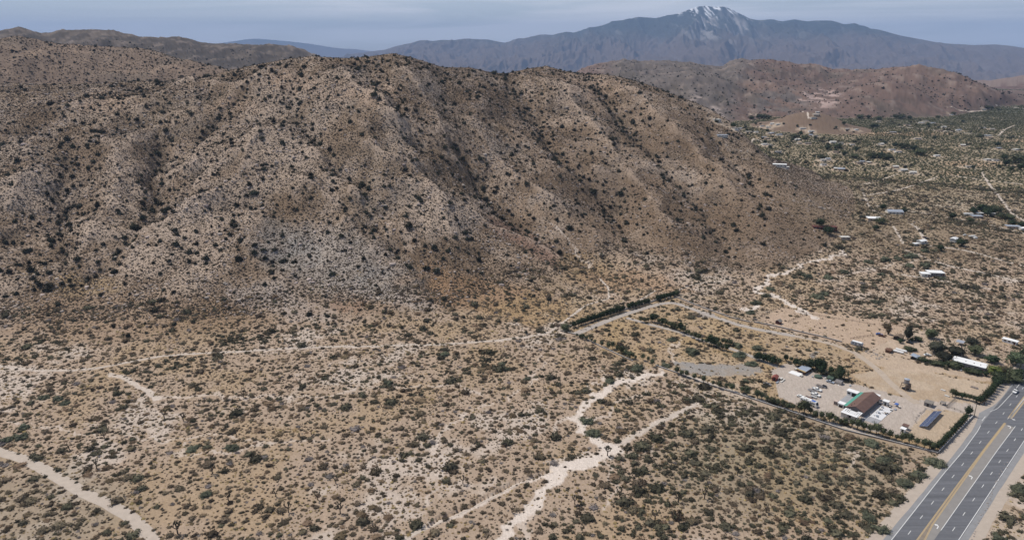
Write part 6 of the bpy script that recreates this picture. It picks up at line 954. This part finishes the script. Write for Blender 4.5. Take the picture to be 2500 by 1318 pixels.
# explicit big bushes seen in the photo, (px, py of the foot, radius m)
MESQ = [(1087, 866, 3.6), (1690, 862, 6.0), (1805, 866, 4.5), (1556, 902, 4.6), (1490, 934, 3.6), (1432, 1030, 4.2), (1448, 1058, 4.0), (1500, 930, 2.6), (1800, 845, 4.5), (1850, 850, 4.), (1820, 930, 2.8), (1835, 890, 4.), (1970, 676, 5), (1995, 725, 5.5), (2010, 720, 4), (2135, 738, 4), (2222, 635, 6), (2255, 630, 5), (2255, 655, 5), (2225, 655, 4.5), (2160, 640, 6), (2120, 645, 4.5), (2145, 640, 4), (2020, 680, 4.5), (2060, 670, 4.5), (1880, 708, 4), (1845, 740, 5), (1830, 765, 4), (2148, 672, 3.5), (2040, 712, 4), (2320, 742, 5), (1870, 725, 4), (1226, 892, 2.8), (1238, 900, 2.2), (103, 968, 3.2), (140, 972, 3.4), (110, 990, 2.8), (50, 1066, 3.8), (20, 1072, 3.2), (55, 1042, 3.2), (2210, 1150, 0), (2130, 1083, 4.2), (2155, 1130, 4.2), (2210, 1180, 4), (2245, 1160, 3.5), (2290, 1130, 4.5), (2150, 1290, 3.6), (2120, 1262, 3.6), (2440, 1312, 3.5), (2470, 1300, 3), (2490, 1195, 4), (1285, 925, 0)]
# ---- plain
x, y = cand(2.6, 205, 1250); L0 = layat(x, y); t_ = tmat(x, y); px, py = proj(x, y, zat(x, y)); b = bare(x, y); nz1 = fbm(x/40, y/40, 3, 201); nz2 = fbm(x/13, y/13, 2, 202)
dens = .78+.5*nz1+.25*nz2; dens = np.where((px > 1500) & (px < 2290) & (py > 960), dens+.34, dens)
inplain = ((L0 == 0) | (L0 == 6) | ((L0 == 1) & (t_ < .10))) & (px > -120) & (px < 2640)
keep = inplain & (RNG.random(len(x)) < dens) & (RNG.random(len(x)) > b*1.02) & keepout(x, y); x, y, px, py = x[keep], y[keep], px[keep], py[keep]
g = fbm(x/60, y/60, 3, 203)+RNG.normal(0, .35, len(x))+np.where((px > 1500) & (py > 930), .42, 0)+np.where(px > 1900, .15, 0)
size = np.exp(RNG.normal(-.12, .42, len(x)))*.88; size = np.where(RNG.random(len(x)) < .075, size*2.0, size)*.96; size = np.minimum(size, 3.0)
kd = RNG.random(len(x)); creo = g > .42; greyk = (~creo) & (kd < .05); dryk = (~creo) & (kd > .72)
scr = ~(creo | greyk | dryk); size = np.where(creo, size*1.22, size)
individuals('scrub', x[scr], y[scr], size[scr], 300, 'desert_shrub', 'low olive-brown desert shrub', 'shrub', 'olive-brown desert shrubs', 'desert_scrub', 'low olive-brown scrub dotted over the sandy plain')
individuals('creo', x[creo], y[creo], size[creo]*1.05, 300, 'creosote_bush', 'rounded dark green desert bush', 'bush', 'dark green bushes', 'green_scrub', 'dark green scrub scattered over the sandy plain')
individuals('dry', x[dryk], y[dryk], size[dryk], 200, 'dry_bush', 'flat brown dried-out bush', 'bush', 'brown dry bushes', 'dry_scrub', 'brown dried-out scrub scattered over the sandy plain')
individuals('grey', x[greyk], y[greyk], size[greyk], 100, 'grey_bush', 'small ash-grey leafless bush', 'bush', 'ash-grey bushes', 'grey_scrub', 'ash-grey leafless scrub scattered over the plain')
# ---- small scrub between the shrubs
x, y = cand(1.6, 205, 560, jit=.6); px, py = proj(x, y, zat(x, y)); k = (RNG.random(len(x)) < .50+.5*fbm(x/30, y/30, 3, 210)) & (RNG.random(len(x)) > bare(x, y)*1.02) & (px > -60) & (px < 2560) & (tmat(x, y) < .25)
x, y = x[k], y[k]; sp = fbm(x/20, y/20, 2, 211)+RNG.normal(0, .3, len(x)) > .18; s = np.exp(RNG.normal(-1.05, .3, len(x)))
gn_stuff('undergrowth', x[~sp], y[~sp], zat(x[~sp], y[~sp]), s[~sp], SOURCE['scrub'], 'tiny brown undergrowth between the shrubs of the plain', 'undergrowth')
tf = bpy.data.objects.new('dry_grass', PR['tuft'][0]); COL.objects.link(tf); q = P(640, 1200); tf.location = (*q, zat(*q)[0]); tf.scale = (.5, .5, .5); tag(tf, 'pale yellow tuft of dry grass on the foreground plain', 'grass', 'dry grass', 'stuff')
gn_stuff('dry_grass', x[sp], y[sp], zat(x[sp], y[sp]), s[sp]*1.15, [tf], 'pale yellow dry grass between the shrubs of the plain', 'grass')
x, y = cand(2.3, 560, 1150, -42, 46, .6); px, py = proj(x, y, zat(x, y)); k = (RNG.random(len(x)) < .5+.5*fbm(x/30, y/30, 3, 212)) & (RNG.random(len(x)) > bare(x, y)*1.02) & (px > -60) & (px < 2560) & (tmat(x, y) < .12); x, y = x[k], y[k]
gn_stuff('undergrowth', x, y, zat(x, y), np.exp(RNG.normal(-.75, .3, len(x))), SOURCE['scrub'], 'tiny brown undergrowth on the farther part of the plain', 'undergrowth')
# ---- hillside scrub
x, y = cand(1.5, 430, 1420, -42, 30, .55); t_ = tmat(x, y); px, py = proj(x, y, zat(x, y)); L0 = layat(x, y)
k = (L0 == 1) & (t_ > .06) & ((t_ < 1.08) | (px > 1780)) & (px > -60) & (RNG.random(len(x)) < (.80+.4*fbm(x/50, y/70, 3, 220)-.04*cvat(x, y))*(1-.4*sst(1150, 1500, px))) & (RNG.random(len(x)) > bare(x, y))
x, y = x[k], y[k]; s = np.exp(RNG.normal(-.52, .36, len(x)))*1.0
hs = bpy.data.objects.new('hillside_scrub', PR['hill'][0]); COL.objects.link(hs); q = raycast(700, 700); hs.location = (*q, zat(*q)[0]); hs.scale = (.7, .7, .7); tag(hs, 'low dark scrub dotted over the near hillside', 'scrub', None, 'stuff')
gn_stuff('hillside_scrub', x, y, zat(x, y)-.05, s, [hs], 'low dark brown scrub dotted all over the near hillside', 'scrub')
k = RNG.random(len(x)) < .10+.7*np.clip(fbm(x/45, y/45, 3, 225), -.1, 1); rx_, ry_ = x[k]+RNG.normal(0, 1, k.sum()), y[k]+RNG.normal(0, 1, k.sum())
m_rk = mat('hill_rock', (.36, .30, .26), .95, rnd=.25, spec=.1); RR0 = rocks('rock_outcrop', '', m_rk, 2); rs = bpy.data.objects.new('rock_outcrop', RR0[0]); COL.objects.link(rs); q = raycast(900, 640); rs.location = (*q, zat(*q)[0]); rs.scale = (.7, .7, .7); tag(rs, 'pale rocks strewn over the near hillside', 'rocks', None, 'stuff')
gn_stuff('rock_outcrop', rx_, ry_, zat(rx_, ry_), np.exp(RNG.normal(-.5, .5, len(rx_))), [rs], 'pale rocks strewn over the near hillside', 'rocks')
# ---- scrub of the far valley and of the hill behind
x, y = cand(4.6, 1200, 2900, 8, 46, .55); L0 = layat(x, y); px, py = proj(x, y, zat(x, y)); k = ((L0 == 0)) & (px < 2620) & (RNG.random(len(x)) < .85+.7*fbm(x/90, y/90, 3, 230)) & (RNG.random(len(x)) > bare(x, y)); x, y = x[k], y[k]
vs = bpy.data.objects.new('valley_scrub', PR['vall'][0]); COL.objects.link(vs); q = P(2300, 520); vs.location = (*q, zat(*q)[0]); vs.scale = (1.4, 1.4, 1.2); tag(vs, 'green scrub on the valley floor', 'scrub', None, 'stuff')
gn_stuff('valley_scrub', x, y, zat(x, y), np.exp(RNG.normal(.28, .32, len(x))), [vs], 'green scrub covering the floor of the far valley', 'scrub')
x, y = cand(5.2, 1250, 2150, -42, -5, .55); L0 = layat(x, y); px, py = proj(x, y, zat(x, y)); k = ((L0 == 2) | ((L0 == 1) & (tmat(x, y) > 1.05))) & (px > -60) & (RNG.random(len(x)) < .8+.5*fbm(x/90, y/90, 3, 240)); x, y = x[k], y[k]
gn_stuff('back_hill_scrub', x, y, zat(x, y), np.exp(RNG.normal(.1, .35, len(x)))*1.1, [hs], 'dark scrub dotted over the brown hill behind on the left', 'scrub')
x, y = cand(9., 2900, 4700, 12, 46, .55); L0 = layat(x, y); k = (L0 == 0) & (RNG.random(len(x)) < .62+.5*fbm(x/150, y/150, 2, 245)); x, y = x[k], y[k]
gn_stuff('far_valley_scrub', x, y, zat(x, y), np.exp(RNG.normal(.9, .3, len(x))), [vs], 'dark scrub on the farthest part of the valley floor', 'scrub')
# ---- junipers
x, y = cand(9.5, 480, 1500, -42, 32, .6); t_ = tmat(x, y); px, py = proj(x, y, zat(x, y)); L0 = layat(x, y); nz = fbm(x/110, y/110, 3, 250)
gul = np.zeros(len(x))
for pts, amp, w in GULS:
    d, u = segdist([raycast(a_, b_, Z0) for a_, b_ in pts], x, y); gul = np.maximum(gul, np.exp(-(d/16)**2)*min(1, amp/12))
pr = (.50+.5*nz+.45*gul-.07*np.clip(cvat(x, y), -5, 4))*(1-.45*sst(1450, 1750, px))*(1-.55*sst(1800, 1950, px))*sst(.06, .2, t_); k = (L0 == 1) & (t_ > .06) & (t_ < 1.12) & (RNG.random(len(x)) < pr) & (px > -60)
jx, jy = x[k], y[k]; js = np.exp(RNG.normal(.28, .38, len(jx)))*1.0+.5*gul[k]
x, y = cand(17, 1300, 2150, -42, -5, .6); L0 = layat(x, y); k = ((L0 == 2)) & (RNG.random(len(x)) < .62); jx, jy, js = np.r_[jx, x[k]], np.r_[jy, y[k]], np.r_[js, np.exp(RNG.normal(.5, .3, k.sum()))]
x, y = cand(21, 2100, 3900, -42, 46, .6); L0 = layat(x, y); k = ((L0 == 3) | (L0 == 4)) & (RNG.random(len(x)) < .35+.6*fbm(x/200, y/200, 2, 251)); jx, jy, js = np.r_[jx, x[k]], np.r_[jy, y[k]], np.r_[js, np.exp(RNG.normal(.62, .35, k.sum()))]
x, y = cand(13, 430, 760, -42, 20, .6); t_ = tmat(x, y); px, py = proj(x, y, zat(x, y)); k = (t_ < .08) & (t_ > -.5) & (py < 830) & (px < 1350) & (RNG.random(len(x)) < .13); jx, jy, js = np.r_[jx, x[k]], np.r_[jy, y[k]], np.r_[js, np.exp(RNG.normal(.3, .3, k.sum()))]
individuals('jun', jx, jy, js, 300, 'juniper', 'dark green rounded juniper', 'juniper', 'dark junipers', 'juniper_scatter', 'dark green junipers dotted over the hills')
